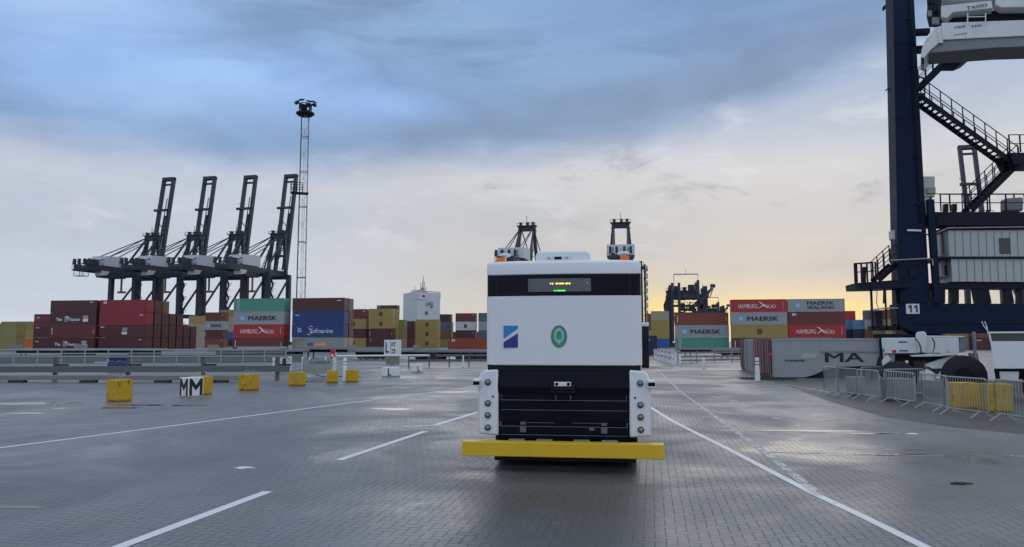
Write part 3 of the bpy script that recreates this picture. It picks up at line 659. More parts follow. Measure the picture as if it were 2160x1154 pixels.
def factor(o, L):
    text('The', M_letterw, o, (L * 0.20, -0.012, 1.35), L * 0.13, 0.75, bold=0.03); text('Factor', M_letterw, o, (L * 0.545, -0.012, 1.35), L * 0.24, 0.75, bold=0.03)
    mb = MB(); mb.prism([(L * .31, 0.75), (L * .40, 0.75), (L * .415, 2.05), (L * .31, 2.05)], 'xz', -0.012, -0.008); mb.build('logo_plate', mat('logo_grey', (0.25, 0.22, 0.24), 0.6, var=0.5, scale=3), o)
    mb = MB(); mb.prism([(L * .33, 2.05), (L * .41, 2.05), (L * .395, 1.5), (L * .37, 1.2), (L * .375, 1.7)], 'xz', -0.015, -0.0125); mb.build('logo_mark', M_letterw, o)
    mb = MB(); mb.box(L * .72, L * .83, -0.02, -0.008, 0.8, 1.5); mb.build('data_panel', M_letterw, o)
    mb = MB()
    for i in range(3): mb.box(L * .72, L * .83, -0.02, -0.008, 1.65 + i * .2, 1.75 + i * .2)
    mb.build('data_panel', M_letterw, o)
def cursive(o, L):
    text('Safmarine', M_letterw, o, (L * 0.57, -0.012, 1.45), L * 0.46, 1.0, shear=0.35)
    mb = MB(); mb.tube([(L * .41, -0.02, 2.35), (L * .36, -0.02, 2.5), (L * .325, -0.02, 2.1), (L * .37, -0.02, 1.5), (L * .39, -0.02, 1.0), (L * .35, -0.02, .55), (L * .30, -0.02, .7)], 0.07, 6); mb.build('logo_stroke', M_letterw, o)
    mb = MB()
    for i in range(3): mb.box(L * .12, L * .2 - i * .1, -0.02, -0.008, 1.2 + i * 0.33, 1.32 + i * .33)
    mb.box(L * .12, L * .13, -0.02, -0.008, 0.9, 2.2); mb.build('logo_mark', M_letterw, o)
def shield(o, L):
    mb = MB(); mb.prism([(L * .5 - .5, 2.0), (L * .5 + .5, 2.0), (L * .5 + .5, 1.0), (L * .5 + .3, 0.75), (L * .5 - .3, 0.75), (L * .5 - .5, 1.0)], 'xz', -0.014, -0.008); lo = mb.build('logo_mark', M_letter, o)
    text('m\nsc', CM['yellow'], lo, (L * .5, -0.018, 1.42), 0.6, 0.85, bold=0.02)
def bars(o, L):
    mb = MB(); mb.box(L * .05, L * .062, -0.02, -0.008, 0.7, 2.2); mb.build('number_plate', M_letterw, o)
    mb = MB(); mb.box(L * .955, L * .962, -0.02, -0.008, 0.9, 1.9); mb.build('number_plate', M_letterw, o)
def panelw(o, L):
    for z, h, x0, x1 in ((0.75, 0.5, .49, .60), (1.45, 0.12, .49, .60), (1.75, .12, .51, .60), (2.1, .12, .50, .61)):
        mb = MB(); mb.box(L * x0, L * x1, -0.02, -0.008, z, z + h); mb.build('data_panel', M_letterw, o)
    mb = MB(); mb.box(L * .03, L * .11, -0.02, -0.008, 2.35, 2.5); mb.build('number_plate', M_letterw, o)
def topnum(o, L):
    for x0 in (.075, .115):
        mb = MB(); mb.box(L * x0, L * (x0 + .025), -0.02, -0.008, 2.0, 2.55); mb.build('number_plate', M_letterw, o)
def greenend(o, L):
    mb = MB(); mb.box(L * .06, L * .12, -0.02, -0.008, 0.16, 2.77); mb.build('end_panel', CM['grey'], o)
def reefer(o, L):
    mb = MB(); mb.box(L * .30, L * .42, -0.02, -0.008, 1.1, 1.75); mb.build('maker_plate', M_bluest, o)
    mb = MB(); mb.box(L * .42, L * .67, -0.02, -0.008, 0.95, 1.85); pp = mb.build('maker_plate', mat('poster_orange', (0.62, 0.27, 0.12), 0.6), o)
    text('seafreight', M_letterw, pp, (L * .545, -0.026, 1.4), L * .2, .35)
    for x in (.03, .12, .2):
        mb = MB(); mb.box(L * x, L * x + .05, -0.03, -0.008, 0.2, 2.7); mb.build('ladder_post', M_beam, o)
    mb = MB()
    for i in range(6): mb.box(L * .03, L * .2, -0.028, -0.01, 0.35 + i * .42, 0.39 + i * .42)
    mb.build('ladder', M_beam, o)
DECO = {'hs': hamburg, 'mk': maersk, 'mks': lambda o, L: maersk(o, L, 'MAERSK\nSEALAND'), 'fa': factor, 'sf': cursive, 'sh': shield, 'ba': bars, 'pw': panelw, 'tn': topnum, 'ge': greenend, 're': reefer}
DL = {'hs': ' with white wording and swoosh', 'mk': ' with dark block wording and pale star', 'mks': ' with two lines of dark wording', 'fa': ' with white wording', 'sf': ' with white script wording', 'sh': ' with dark shield mark', 'ba': ' with white number bars', 'pw': ' with white data panel', 'tn': ' with two white number plates', 'ge': ' with pale end panel', 're': ' with ladder and orange poster'}
def stack(px, Y, cols, where, L=12.19, side='right', row=0, H=2.9, yaw=RZ, only=None):
    """Containers piled at one ground slot. px is the photo column of the near corner on 'side'; cols lists colours from the bottom up."""
    c = P(px, 720, Y); c.z = 0; c = c + Fd * (row * 2.86)
    if side == 'right': c = c - Rd * L
    lv = LV[len(cols)]
    for i, cc in enumerate(cols):
        if cc is None: continue
        col, _, deco = cc.partition(':')
        o = bpy.data.objects.new('shipping_container', container_mesh(L)); COL.objects.link(o)
        jx = random.uniform(-0.05, 0.05); jy = random.uniform(-0.04, 0.04)
        o.location = c + Rd * jx + Fd * jy + Vector((0, 0, i * H)); o.rotation_euler = (0, 0, yaw)
        o.material_slots[0].link = 'OBJECT'; o.material_slots[0].material = CM[col]
        nm = CN.get(col, col)
        lab = '%s container%s, %s %s' % (nm, DL.get(deco, ''), lv[i], where)
        if len(lab.split()) > 16: lab = '%s container, %s %s' % (nm, lv[i], where)
        if len(lab.split()) > 16: print('LONG', lab)
        tag(o, lab, 'container', 'shipping containers stacked across the yard')
        for k in range(2):                              # the two leaves of the end doors
            d = bpy.data.objects.new('door', door_mesh(L)); COL.objects.link(d); d.parent = o
            d.material_slots[0].link = 'OBJECT'; d.material_slots[0].material = CM[col]
            d.location = (L - 0.05 if side == 'right' else 0.0, k * 1.08, 0)
            if side != 'right': d.location.x = 0.005
        if deco: DECO[deco](o, L)
        elif L > 6.5 and row == 0:
            mb = MB(); x0 = L * random.choice((.06, .86)); z0 = random.choice((2.35, 2.2, 1.9)); mb.box(x0, x0 + L * random.uniform(.05, .09), -.016, -.008, z0, z0 + .16); mb.build('number_plate', M_letterw, o)

stack(200, 176, ['maroon:fa', 'brownred:ba', 'maroon:fa', 'darkbrown'], 'the left stack marked with white wording')
stack(307, 174, ['maroon', 'maroon:pw', 'crimson', 'crimson:tn'], 'the stack capped by two bright crimson boxes')
for r, n in ((1, 4), (2, 4), (3, 3), (4, 3), (5, 2), (6, 2)):
    w_ = ['first', 'second', 'third', 'fourth', 'fifth', 'sixth'][r - 1]
    stack(307, 174, [random.choice(['maroon', 'darkbrown', 'maroon']) for _ in range(n)] if r != 2 else ['maroon', 'darkbrown', 'darkbrown', 'brown'], 'the %s row behind the crimson capped stack' % w_, row=r)
stack(162, 184, ['maroon', 'maroon', 'brownred'], 'the lower stack left of the white worded stack')
stack(33, 160, ['olive', 'olive'], 'the olive pair at the left edge')
stack(66, 255, ['orange', 'yellow', 'olive'], 'the pile behind the left edge olive pair', L=12.19)
stack(427, 285, ['beige', 'beige', 'beige', 'yellow'], 'the pale pile left of the short grey marked stack', L=6.06)
stack(412, 300, ['darkgrey', 'darkgrey', 'brown'], 'the dim pile behind the pale one', L=6.06)
stack(472, 250, ['rust', 'maroon:ba', 'grey:mk', 'brownred'], 'the short stack beside the green topped stack', L=6.9)
stack(491, 300, ['navy', 'brightblue', 'beige', 'beige', 'olive'], 'the narrow pile by the green topped stack', L=6.06)
stack(598, 168, ['brownred:ba', 'red:hs', 'grey:mk', 'green:ge'], 'the green topped stack left of the light mast')
stack(725, 166, ['palegrey:re', 'blue:sf', 'blue', 'darkbrown'], 'the stack with two blue boxes')
stack(725, 166, ['beige', 'brownred', 'brownred', 'darkgrey'], 'the row behind the two blue boxes', row=1)
stack(772, 225, ['yellow:sh', 'maroon', 'yellow:sh', 'brownred'], 'the pile right of the two blue boxes', L=8.0)
stack(828, 222, ['maroon', 'maroon:ba', 'yellow:sh', 'yellow:sh'], 'the pile topped by two yellow boxes', L=7.4)
stack(828, 222, ['beige', 'olive', 'olive', 'olive'], 'the row behind the two yellow boxes', L=7.4, row=1)
stack(837, 262, ['maroon', 'olive', 'olive', 'maroon', 'darkbrown'], 'the five high pile behind the two yellow boxes', L=7.4)
stack(853, 235, ['beige', 'olive', 'olive'], 'the olive pile right of the two yellow boxes', L=6.06)
stack(873, 250, ['brownred', 'maroon', 'maroon'], 'the maroon pile left of the three yellow boxes', L=6.06)
stack(924, 232, ['yellow:sh', 'yellow:sh', 'yellow:sh'], 'the pile of three yellow boxes left of the truck', L=7.2)
stack(952, 262, ['olive', 'brown', 'darkgrey'], 'the pile behind the three yellow boxes', L=6.06)
stack(950, 268, ['olive', 'brownred', 'beige', 'darkbrown'], 'the tall pile behind the three yellow boxes', L=4.0)
stack(1003, 258, ['navy', 'darkbrown', 'white:sh', 'brownred'], 'the white banded pile left of the truck', L=7.0)
stack(1046, 255, ['darkgrey', 'darkgrey', 'grey', 'darkgrey'], 'the grey pile half behind the truck', L=6.06)
stack(1045, 190, ['orangered:tn'], 'the long low row ending behind the truck')
stack(1386, 112, ['navy', None], 'the slot right beside the truck', L=12.19)
stack(1412, 240, ['brightblue', 'yellow', 'yellow', 'beige'], 'the yellow pile seen just right of the truck', L=5.6)
stack(1398, 262, ['navy', 'beige', 'brown', 'brown'], 'the brown pile behind the yellow pile right of the truck', L=5.2)
stack(1424, 178, ['green:ge', 'grey:mk', 'rust:ba'], 'the three high stack right of the truck', side='left')
stack(1544, 174, ['brownred:ba', 'yellow:sh', 'grey:mk', 'red:hs'], 'the red topped stack on the right', side='left')
stack(1664, 172, ['rust', 'red:hs', 'brownred:tn', 'grey:mks'], 'the grey topped stack on the right', side='left')
stack(1760, 240, ['brown', 'navy', 'lightblue', 'red'], 'the pile showing right of the grey capped stack', L=6.5, side='left')
stack(1800, 236, ['brown', 'navy', 'lightblue'], 'the light blue pile left of the blue crane', L=5.0, side='left')
stack(1826, 234, ['brown', 'brown', 'grey', 'darkgrey'], 'the grey and brown pile left of the blue crane', L=3.4, side='left')
stack(1843, 232, ['brown', 'olive', 'beige', 'darkgrey'], 'the pile seen through the crane ladder frame', L=6.06, side='left')
stack(1870, 228, ['brown', 'yellow', 'yellow', 'rust'], 'the yellow pile seen through the crane ladder frame', L=8.0, side='left')
stack(1890, 190, ['maroon', 'maroon'], 'the maroon pair low behind the crane foot', side='left')
stack(1995, 185, ['beige', 'yellow'], 'the yellow topped pair under the crane beam', L=6.06, side='left')
stack(2052, 178, ['maroon', 'rust'], 'the rust topped pair under the crane beam', side='left')

# ------------------------------------------------------------------ ship to shore cranes
M_mast = mat('mast_steel', (0.05, 0.056, 0.068), 0.5, metal=0.2, var=0.15)
def ship_crane(px, Y, phi, label, raise_deg=80, hx=8.3, hw=4.7, group='ship to shore cranes along the quay', stairs=True):
    c = P(px, 720, Y); T_ = empty('quay_crane', (c.x, c.y, 0), -R_(phi), label, 'crane', group)
    g = 11.0
    for sx in (-1, 1):
        for sy in (-1, 1):
            b = MB(); b.bar((sx * hx, sy * g, 1.2), (sx * hx * 0.97, sy * g, 44.0), 2.3, 2.4, (0, 1, 0)); b.build('leg', M_far, T_)
            b = MB(); b.box(sx * hx - 3.4, sx * hx + 3.4, sy * g - 0.8, sy * g + 0.8, 0.0, 1.6); b.build('bogie', M_far, T_)
        b = MB(); b.bar((sx * hx, g - 1.1, 41.0), (sx * hx, -g + 1.2, 18.5), 0.9); b.build('brace', M_far, T_)
        b = MB(); b.box(sx * hx - 0.9, sx * hx + 0.9, -g + 1.21, g - 1.21, 16.2, 18.6); b.build('side_beam', M_far, T_)
    for sy in (-1, 1):
        b = MB(); b.box(-hx + 1.2, hx - 1.2, sy * g - 0.9, sy * g + 0.9, 41.2, 43.4); b.build('portal_beam', M_far, T_)
        b = MB(); b.box(-hx + 1.2, hx - 1.2, sy * g - 0.7, sy * g + 0.7, 3.0, 5.0); b.build('sill_beam', M_far, T_)
    for sx in (-1, 1):
        b = MB(); b.box(sx * 3.6 - 0.8, sx * 3.6 + 0.8, -g - 32, g + 3.5, 42.6, 46.4); b.build('girder', M_far, T_)
    for y in (-42.5, -34, -22, -6, 4, 13.5): b = MB(); b.box(-2.79, 2.79, y - 0.4, y + 0.4, 44.0, 45.8); b.build('cross_tie', M_far, T_)
    b = MB(); b.box(-5.4, 5.4, -43, -38, 42.9, 43.55); ep = b.build('end_platform', M_far, T_)
    for x_ in (-4.8, -1.8, 1.8, 4.8):
        b = MB(); b.box(x_ - 0.6, x_ + 0.6, -42.6, -41.4, 46.4, 49.2); b.build('rope_sheave', M_far, T_)
    for x_ in (-5.3, 5.3):
        b = MB()
        for y in (-43, -40.5, -38): b.bar((x_, y, 43.5), (x_, y, 48), 0.15)
        b.bar((x_, -43, 48), (x_, -38, 48), 0.15); b.bar((x_, -43, 46.8), (x_, -38, 46.8), 0.12)
        b.build('handrail', M_far, ep)
    b = MB()
    for sx in (-1, 1):
        for i in range(26): y = -36 + i * 2.0; b.bar((sx * 4.6, y, 46.4), (sx * 4.6, y, 47.7), 0.09)
        b.bar((sx * 4.6, -36, 47.7), (sx * 4.6, 14, 47.7), 0.1); b.bar((sx * 4.6, -36, 47.0), (sx * 4.6, 14, 47.0), 0.08)
    b.build('walkway_rails', M_far, T_)
    for k, sx in enumerate((-1, 1)):
        b = MB()
        for i in range(5): y = 2 + i * 2.2; b.bar((sx * 4.5, y, 47 + i * 3.4), (sx * 4.5, y + 2.2, 50.4 + i * 3.4), 0.3, 0.25); b.box(sx * 4.5 - 1.0, sx * 4.5 + 1.0, y + 1.6, y + 2.6, 50.3 + i * 3.4, 50.5 + i * 3.4)
        b.build('access_ladder', M_far, T_)
    if hx > 9:                              # broad landside deck and clad stair tower
        b = MB(); b.box(-11.5, 11.5, -16, -9, 41.0, 42.55)
        for i in range(12): x_ = -11.4 + i * 2.07; b.bar((x_, -16, 42.5), (x_, -16, 44.6), 0.16)
        b.bar((-11.4, -16, 44.6), (11.4, -16, 44.6), 0.16); b.bar((-11.4, -16, 43.5), (11.4, -16, 43.5), 0.12); b.build('portal_deck', M_far, T_)
        for x_, w_, h_ in ((-10.5, 2.5, 3.2), (-7.4, 1.4, 2.2), (7.5, 3.2, 2.6)):
            b = MB(); b.box(x_, x_ + w_, -15.5, -13, 42.56, 42.6 + h_); b.build('deck_box', M_far, T_)
        for i in range(10):
            b = MB(); b.box(hx + 2.3, hx + 3.5, -g - 1.0, -g + 1.2, 4.4 + i * 4.0, 7.0 + i * 4.0); b.build('stair_panel', M_hut, T_)
    b = MB()
    for x_ in (-5, 1):
        for y in (-42, -38): b.bar((x_, y, 39.8), (x_, y, 42.9), 0.2)
        b.bar((x_, -42, 39.9), (x_, -38, 39.9), 0.3)
    for y in (-42, -38): b.bar((-5, y, 39.9), (1, y, 39.9), 0.3); b.bar((-5, y, 41.3), (1, y, 41.3), 0.15)
    b.build('maintenance_cage', M_far, T_)
    b = MB(); b.prism([(-31, 46.6), (-14, 46.6), (-14, 52.2), (-30, 51.4)], 'yz', -hw, hw); mh = b.build('machinery_house', M_hut, T_)
    if hx < 9: b = MB(); b.box(-2.4, 2.4, -36.5, -32.5, 46.4, 49.4); b.build('winch_block', M_far, T_)
    b = MB(); b.prism([(-33, 40.6), (-29, 41.2), (-27.5, 43.5), (-33, 43.5)], 'yz', 0.5, 5.2); b.build('operator_cab', M_hut, T_)
    b = MB(); b.box(-4.3, 4.3, -27, -14, 40.2, 42.59); b.build('trolley', M_far, T_)
    # A-frame
    az_ = 65.0
    for sx in (-1, 1):
        b = MB(); b.bar((sx * 6.2, g, 43.5), (sx * 3.9, g + 1.2, az_), 1.7, 1.9, (0, 1, 0)); b.build('mast_leg', M_far, T_)
        b = MB(); b.bar((sx * 3.9, g + 0.2, az_ - 0.4), (sx * 4.6, -6.5, 46.6), 0.9); b.build('mast_strut', M_far, T_)
        b = MB(); b.bar((sx * 3.6, g + 0.4, az_ - 1.5), (sx * 3.8, 3.0, 46.6), 0.7); b.build('mast_strut', M_far, T_)
        for k, (ye, zz_) in enumerate(((-39.5, 46.6), (-31.5, 46.6))):
            b = MB(); b.tube([(sx * 3.6, g, az_ + 0.3), (sx * 3.7, ye, zz_)], 0.26, 6); b.build('stay', M_far, T_)
    b = MB(); b.box(-4.9, 4.9, g - 0.4, g + 2.6, az_ - 1.0, az_ + 1.4); b.build('apex_beam', M_far, T_)
    b = MB(); b.box(-3.0, 3.0, g + 0.3, g + 2.0, 54.0, 55.2); b.build('mast_tie', M_far, T_)
    b = MB(); b.box(-5.6, 5.6, g - 1.4, g + 3.2, az_ + 1.4, az_ + 1.7)
    for x_ in (-5.4, -2.7, 0, 2.7, 5.4): b.bar((x_, g - 1.2, az_ + 1.6), (x_, g - 1.2, az_ + 3.0), 0.2)
    b.bar((-5.4, g - 1.2, az_ + 2.9), (5.4, g - 1.2, az_ + 2.9), 0.18)
    b.bar((0, g, az_ + 1.6), (0, g, az_ + 6.5), 0.22); b.build('apex_platform', M_far, T_)
    for i, x_ in enumerate((-3.5, 0.5, 3.6)):
        b = MB(); b.box(x_ - 0.7, x_ + 0.7, g - 0.4, g + 1.6, az_ + 1.71, az_ + 3.4); b.build('rope_sheave', M_far, T_)
    # boom
    h0 = Vector((0, g + 3.8, 45.2)); a = R_(raise_deg); dv = Vector((0, math.cos(a), math.sin(a))); nv = Vector((0, -math.sin(a), math.cos(a)))
    BL = 57.0; bo = empty('boom', (0, 0, 0)); bo.parent = T_
    for sx in (-1, 1):
        s_ = Vector((sx * 3.5, 0, 0)); b = MB(); b.bar(h0 + s_, h0 + s_ + dv * BL, 1.7, 2.2, nv); b.build('boom_beam', M_far, bo)
    b = MB(); b.bar(h0 + dv * (BL - 0.9) + Vector((-4.35, 0, 0)), h0 + dv * (BL - 0.9) + Vector((4.35, 0, 0)), 2.3, 1.8, dv); b.build('boom_tip', M_far, bo)
    b = MB(); b.bar(h0 + dv * (BL - 4.2) + Vector((-2.64, 0, 0)), h0 + dv * (BL - 4.2) + Vector((2.64, 0, 0)), 0.9, 0.9, dv); b.build('boom_tie', M_far, bo)
    b = MB(); b.bar(h0 + dv * 37 + Vector((-6.0, 0, 0)) + nv * 1.8, h0 + dv * 37 + Vector((3.4, 0, 0)) + nv * 1.8, 1.3, 1.1, dv); b.build('boom_tie', M_far, bo)
    b = MB(); b.bar(h0 + dv * 30 + Vector((-2.6, 0, 0)), h0 + dv * 25 + Vector((2.6, 0, 0)), 0.35); b.bar(h0 + dv * 25 + Vector((2.6, 0, 0)), h0 + dv * 15 + Vector((-2.6, 0, 0)), 0.35); b.build('boom_lacing', M_far, bo)
    b = MB(); b.bar(h0 + dv * 10 + Vector((-2.6, 0, 0)), h0 + dv * 10 + Vector((2.6, 0, 0)), 1.0, 1.0, dv); b.build('boom_tie', M_far, bo)
    if raise_deg > 30:
        b = MB(); b.tube([h0 + dv * 2 + Vector((2.2, -1.6, 0)), h0 + dv * 34 + Vector((2.4, -1.6, 0))], 0.5, 6); b.build('folded_stay', M_far, bo)
        b = MB(); b.tube([h0 + dv * 18 + Vector((2.0, -2.6, 0)), h0 + dv * 44 + Vector((2.6, -2.2, 0))], 0.28, 6); b.build('folded_stay', M_far, bo)
        for t_ in (8, 16, 25, 40):
            b = MB(); b.bar(h0 + dv * t_ + Vector((-4.3, 0, 0)), h0 + dv * t_ + Vector((-5.6, -.5, 0.6)), 0.25); b.build('lamp_bracket', M_far, bo)
    else:
        for sx in (-1, 1):
            b = MB(); b.tube([(sx * 3.6, g + 1.4, az_ + 0.5), h0 + dv * 38 + Vector((sx * 3.5, 0, 1.0))], 0.3, 6); b.build('stay', M_far, T_)
    # spreader parked under the trolley and the stair tower on one leg
    if stairs:
        b = MB(); x0 = hx + 1.3
        for i in range(10):
            z = 4 + i * 4.0; y0, y1 = (-g - 1.2, -g + 1.4) if i % 2 else (-g + 1.4, -g - 1.2)
            b.bar((x0 + 0.8, y0, z), (x0 + 0.8, y1, z + 4.0), 1.1, 0.25)
            b.box(x0 - 0.2, x0 + 2.2, min(y0, y1) - 0.3, min(y0, y1) + 0.7, z - 0.1, z + 0.1)
            b.bar((x0 + 2.2, y0, z), (x0 + 2.2, y0, z + 1.4), 0.16); b.bar((x0 + 2.2, y0, z + 1.4), (x0 + 2.2, y1, z + 1.4), 0.16)
            b.bar((x0 + 0.3, y0, z + 1.2), (x0 + 1.9, y0, z + 1.2), 0.2)
        b.build('stair_tower', M_far, T_)
    b = MB(); b.box(-6.5, -2.0, -8.0, -6.0, 32.0, 33.2); b.box(-5.0, -4.2, -7.4, -6.6, 33.2, 43.5); b.build('spreader', M_ochre, T_)
    def zm(z):                              # real levels of girder, apex and boom tip
        for (a0, b0), (a1, b1) in zip(((-9, -9), (0, 0), (46.4, 43.8), (65, 65)), ((0, 0), (46.4, 43.8), (65, 65), (102, 106.5))):
            if z <= a1 or a1 == 102: return b0 + (z - a0) * (b1 - b0) / (a1 - a0)
    for o in [*T_.children, *[q for c_ in T_.children for q in c_.children]]:
        if o.type == 'MESH':
            for v in o.data.vertices: v.co.z = zm(v.co.z)
    return T_
NAMES = ['farthest left of the four quay cranes, boom raised, over the maroon stacks', 'second from the left of the four quay cranes with raised booms', 'third from the left of the four quay cranes with raised booms', 'quay crane with raised boom right beside the lattice light mast']
for i, px in enumerate((283, 375, 467, 558)):
    ship_crane(px, 452 - i * 3.0, 14.0, NAMES[i])
ship_crane(1103, 412, 12.5, 'dark quay crane with lowered boom behind the left end of the truck roof', 2, 10.0, 6.8)
ship_crane(1312, 400, 8.4, 'dark quay crane with lowered boom behind the right end of the truck roof', 2, 10.0, 6.8)
ship_crane(2103, 372, 12.0, 'quay crane with raised boom seen behind the blue crane stairs', 80)

# ------------------------------------------------------------------ distant yard gantries
def yard_gantry(px, Y, s, label):
    c = P(px, 720, Y); T_ = empty('yard_gantry', (c.x, c.y, 0), RZ, label, 'crane', 'yard gantry cranes beyond the right hand stacks'); T_.scale = (s, s, s)
    for x in (-6.2, 6.2):
        for y in (0, 11):
            b = MB(); b.bar((x, y, 1.4), (x * 0.93, y, 21), 1.5, 1.3, (0, 1, 0)); b.build('leg', M_far, T_)
            b = MB(); b.box(x - 1.6, x + 1.6, y - .7, y + .7, 0, 1.5); b.build('bogie', M_far, T_)
        b = MB(); b.box(x - .7, x + .7, 0.76, 10.24, 2.2, 3.6); b.build('sill_beam', M_far, T_)
    for y in (0, 11):
        b = MB(); b.box(-7.4, 7.0, y - .8, y + .8, 16.9, 18.3); b.build('girder', M_far, T_)
        b = MB(); b.box(-6.0, 6.0, y - .4, y + .4, 9.6, 10.6); b.build('tie_beam', M_far, T_)
    for x in (-5.3, -3.0, 3.4):
        b = MB(); b.box(x - .45, x + .45, -1.6, -.85, 2.0, 22.2 if x < 0 else 23.0); b.build('guide_post', M_far, T_)
    for z, x0, x1 in ((19.4, -7.4, 3.0), (14.4, -6.8, 6.6), (13.0, -3.2, 2.9)):
        b = MB(); b.box(x0, x1, 2.0, 4.2, z - .35, z + .35); b.build('walkway', M_far, T_)
        b = MB()
        for i in range(9): x = x0 + (x1 - x0) * i / 8; b.bar((x, 2.0, z), (x, 2.0, z + 1.2), .13)
        b.bar((x0, 2.0, z + 1.2), (x1, 2.0, z + 1.2), .13); b.build('handrail', M_far, T_)
    b = MB(); b.prism([(-7.6, 10.6), (-6.6, 10.6), (-5.6, 21.6), (-6.4, 21.6), (-7.6, 16.5), (-8.3, 14.8), (-8.3, 13.6)], 'xz', .9, 2.0); b.build('cable_reel_frame', M_far, T_)
    rg_ = random.Random(int(px))
    b = MB()
    for i in range(46):
        x = rg_.uniform(-7, 6.5); z = rg_.uniform(10.5, 20.5); k_ = rg_.random(); l = rg_.uniform(.8, 2.6)
        y = rg_.uniform(-.9, 9)
        b.bar((x, y, z), (x + (l if k_ > .5 else rg_.uniform(-.8, .8)), y, z + (rg_.uniform(-.3, .3) if k_ > .5 else l)), rg_.uniform(.06, .15))
    b.build('pipework', M_far, T_)
    for i in range(9):
        x = rg_.uniform(-6, 5.5); z = rg_.uniform(11, 19.5); b = MB(); b.box(x, x + rg_.uniform(.5, 1.5), 3, 4.5, z, z + rg_.uniform(.4, 1.3)); b.build('service_box', M_far if i % 3 else M_hut, T_)
    b = MB(); b.box(-5.0, -2.5, 1, 6, 17.2, 19.0); b.build('machinery_box', M_far, T_)
    b = MB(); b.bar((-3, -1, 10), (1, -1, 15.6), .5); b.bar((3, -1, 15.8), (-1, -1, 12.2), .4); b.build('brace', M_far, T_)
    b = MB(); b.prism([(-7.8, 12.0), (-6.9, 10.5), (-6.9, 20), (-7.2, 19)], 'xz', -1.0, 1.0); b.build('cable_guide', M_far, T_)
    b = MB(); b.box(-3.6, 3.4, 2.0, 8.5, 18.6, 19.5); b.build('trolley', M_far, T_)
    for x, z1, w in ((-4.6, 21.4, 1.5), (-1.6, 21.0, 1.3), (0.3, 21.8, 2.2), (2.7, 22.6, 1.0)):
        b = MB(); b.box(x, x + w, 3, 6, 20.0, z1); b.build('winch_block', M_far, T_)
    b = MB(); b.prism([(1.5, 13.4), (4.6, 14.8), (7.6, 19.0), (8.3, 20.0), (7.7, 20.4), (5.5, 17.9), (2.5, 15.3)], 'xz', -1.6, -0.82); b.build('cable_tray', M_far, T_)
    b = MB(); b.box(0.2, 2.3, -.5, 2.2, 12.4, 14.3); b.build('operator_cab', M_far, T_)
    b = MB()
    for x in (-7.3, -4.8, -2.4, 0, 2.4, 4.8, 7): b.bar((x, -.7, 18.3), (x, -.7, 19.5), 0.12)
    b.bar((-7.3, -.7, 19.45), (7, -.7, 19.45), 0.12); b.bar((-7.3, -.7, 18.9), (7, -.7, 18.9), 0.10); b.build('handrail', M_far, T_)
    b = MB(); b.bar((-4.6, 2, 21), (-4.6, 2, 25.4), 0.16); b.bar((3.6, 2, 20), (3.6, 2, 25.4), 0.16); b.bar((-4.68, 2, 25.4), (3.68, 2, 25.4), 0.3); b.bar((-0.5, 2, 25.5), (-0.5, 2, 27.2), 0.1); b.build('mast_frame', M_far, T_)
    b = MB(); b.box(-8.4, 5.4, 4.5, 6.5, 12.6 - 1.2, 13.4 - 1.2); b.build('spreader', M_hut, T_)
    b = MB(); b.box(-9.0, 3.0, 7.5, 8.2, 9.0, 9.3); b.build('walkway', M_far, T_)
    b = MB(); b.bar((7.3, -.3, 17.0), (8.6, -.3, 20.6), 0.3); b.box(7.6, 9.2, -1, 1, 20.5, 22.2 - .6); b.build('lamp_bracket', M_far, T_)
yard_gantry(1453, 262, 1.0, 'nearer dark yard gantry behind the three high stack right of the truck')
yard_gantry(1503, 395, 0.98, 'smaller farther yard gantry beside the nearer one on the right')

# ------------------------------------------------------------------ ship accommodation block
c = P(887, 720, 520); SH = empty('container_ship', (c.x + 1.2, c.y, 0), R_(38), 'white accommodation block of a ship rising behind the yellow stacks', 'ship')
b = MB(); b.box(-10, 10, -9, 12, 0, 36.5); b.build('deckhouse', M_farwhite, SH)
b = MB(); b.box(-10.2, -2, -9.6, 4, 31.5, 36.9); b.build('bridge', M_farwhite, SH)
b = MB(); b.box(10, 10.4, -9, 12, 33.0, 36.9); b.build('bridge_wing', M_farwhite, SH)
for x, z, w, h in ((-6, 33, 2, 1.6), (2, 26, 1, 1.2), (1.8, 16, .9, 1.2), (4.6, 16, .9, 1.2), (-3, 21, 1.6, 2.2)):
    b = MB(); b.box(x, x + w, -9.66, -9.0 if z < 30 else -9.6, z, z + h); b.build('window', M_glass, SH)
b = MB(); b.box(-9.0, -3.0, -8, 2, 36.92, 38.4); b.build('penthouse', M_farwhite, SH)
b = MB(); b.box(-10.6, -7.4, -9.9, -9.01, 12, 16.2); b.build('lifeboat_deck', M_farwhite, SH)
b = MB(); b.box(-3.0, 3.0, -11.6, -9.61, 28.4, 28.8); b.bar((-3, -11.4, 28.8), (2.6, -9.7, 30.2), 0.5); b.build('walkway', M_trailer, SH)
b = MB(); b.box(-10, 9, -9.4, -9.2, 36.91, 37.5); b.build('handrail', M_trailer, SH)
for x, y, h in ((-4, -4, 7), (0, 0, 9), (2.6, 3, 12.5), (5, 5, 9), (-7, 0, 4.5), (7.5, 8, 5)):
    b = MB(); b.tube([(x, y, 36.5), (x + random.uniform(-.6, .6), y, 36.5 + h)], 0.18, 6); b.build('antenna', M_navyd, SH)
b = MB(); b.tube([(-1.5, 1, 36.5), (0, 1, 41)], 0.3, 6); b.tube([(3, 1, 36.5), (0, 1, 41)], 0.3, 6); b.tube([(-2.5, 1, 39), (2.5, 1, 39.6)], 0.25, 6); b.build('radar_mast', M_navyd, SH)
SH.scale = (.90, .90, .955)
b = MB(); b.box(-20, 90, -14, 14, -2, 9); b.build('hull', mat('hull_navy', (0.02, 0.03, 0.07), 0.5), SH)

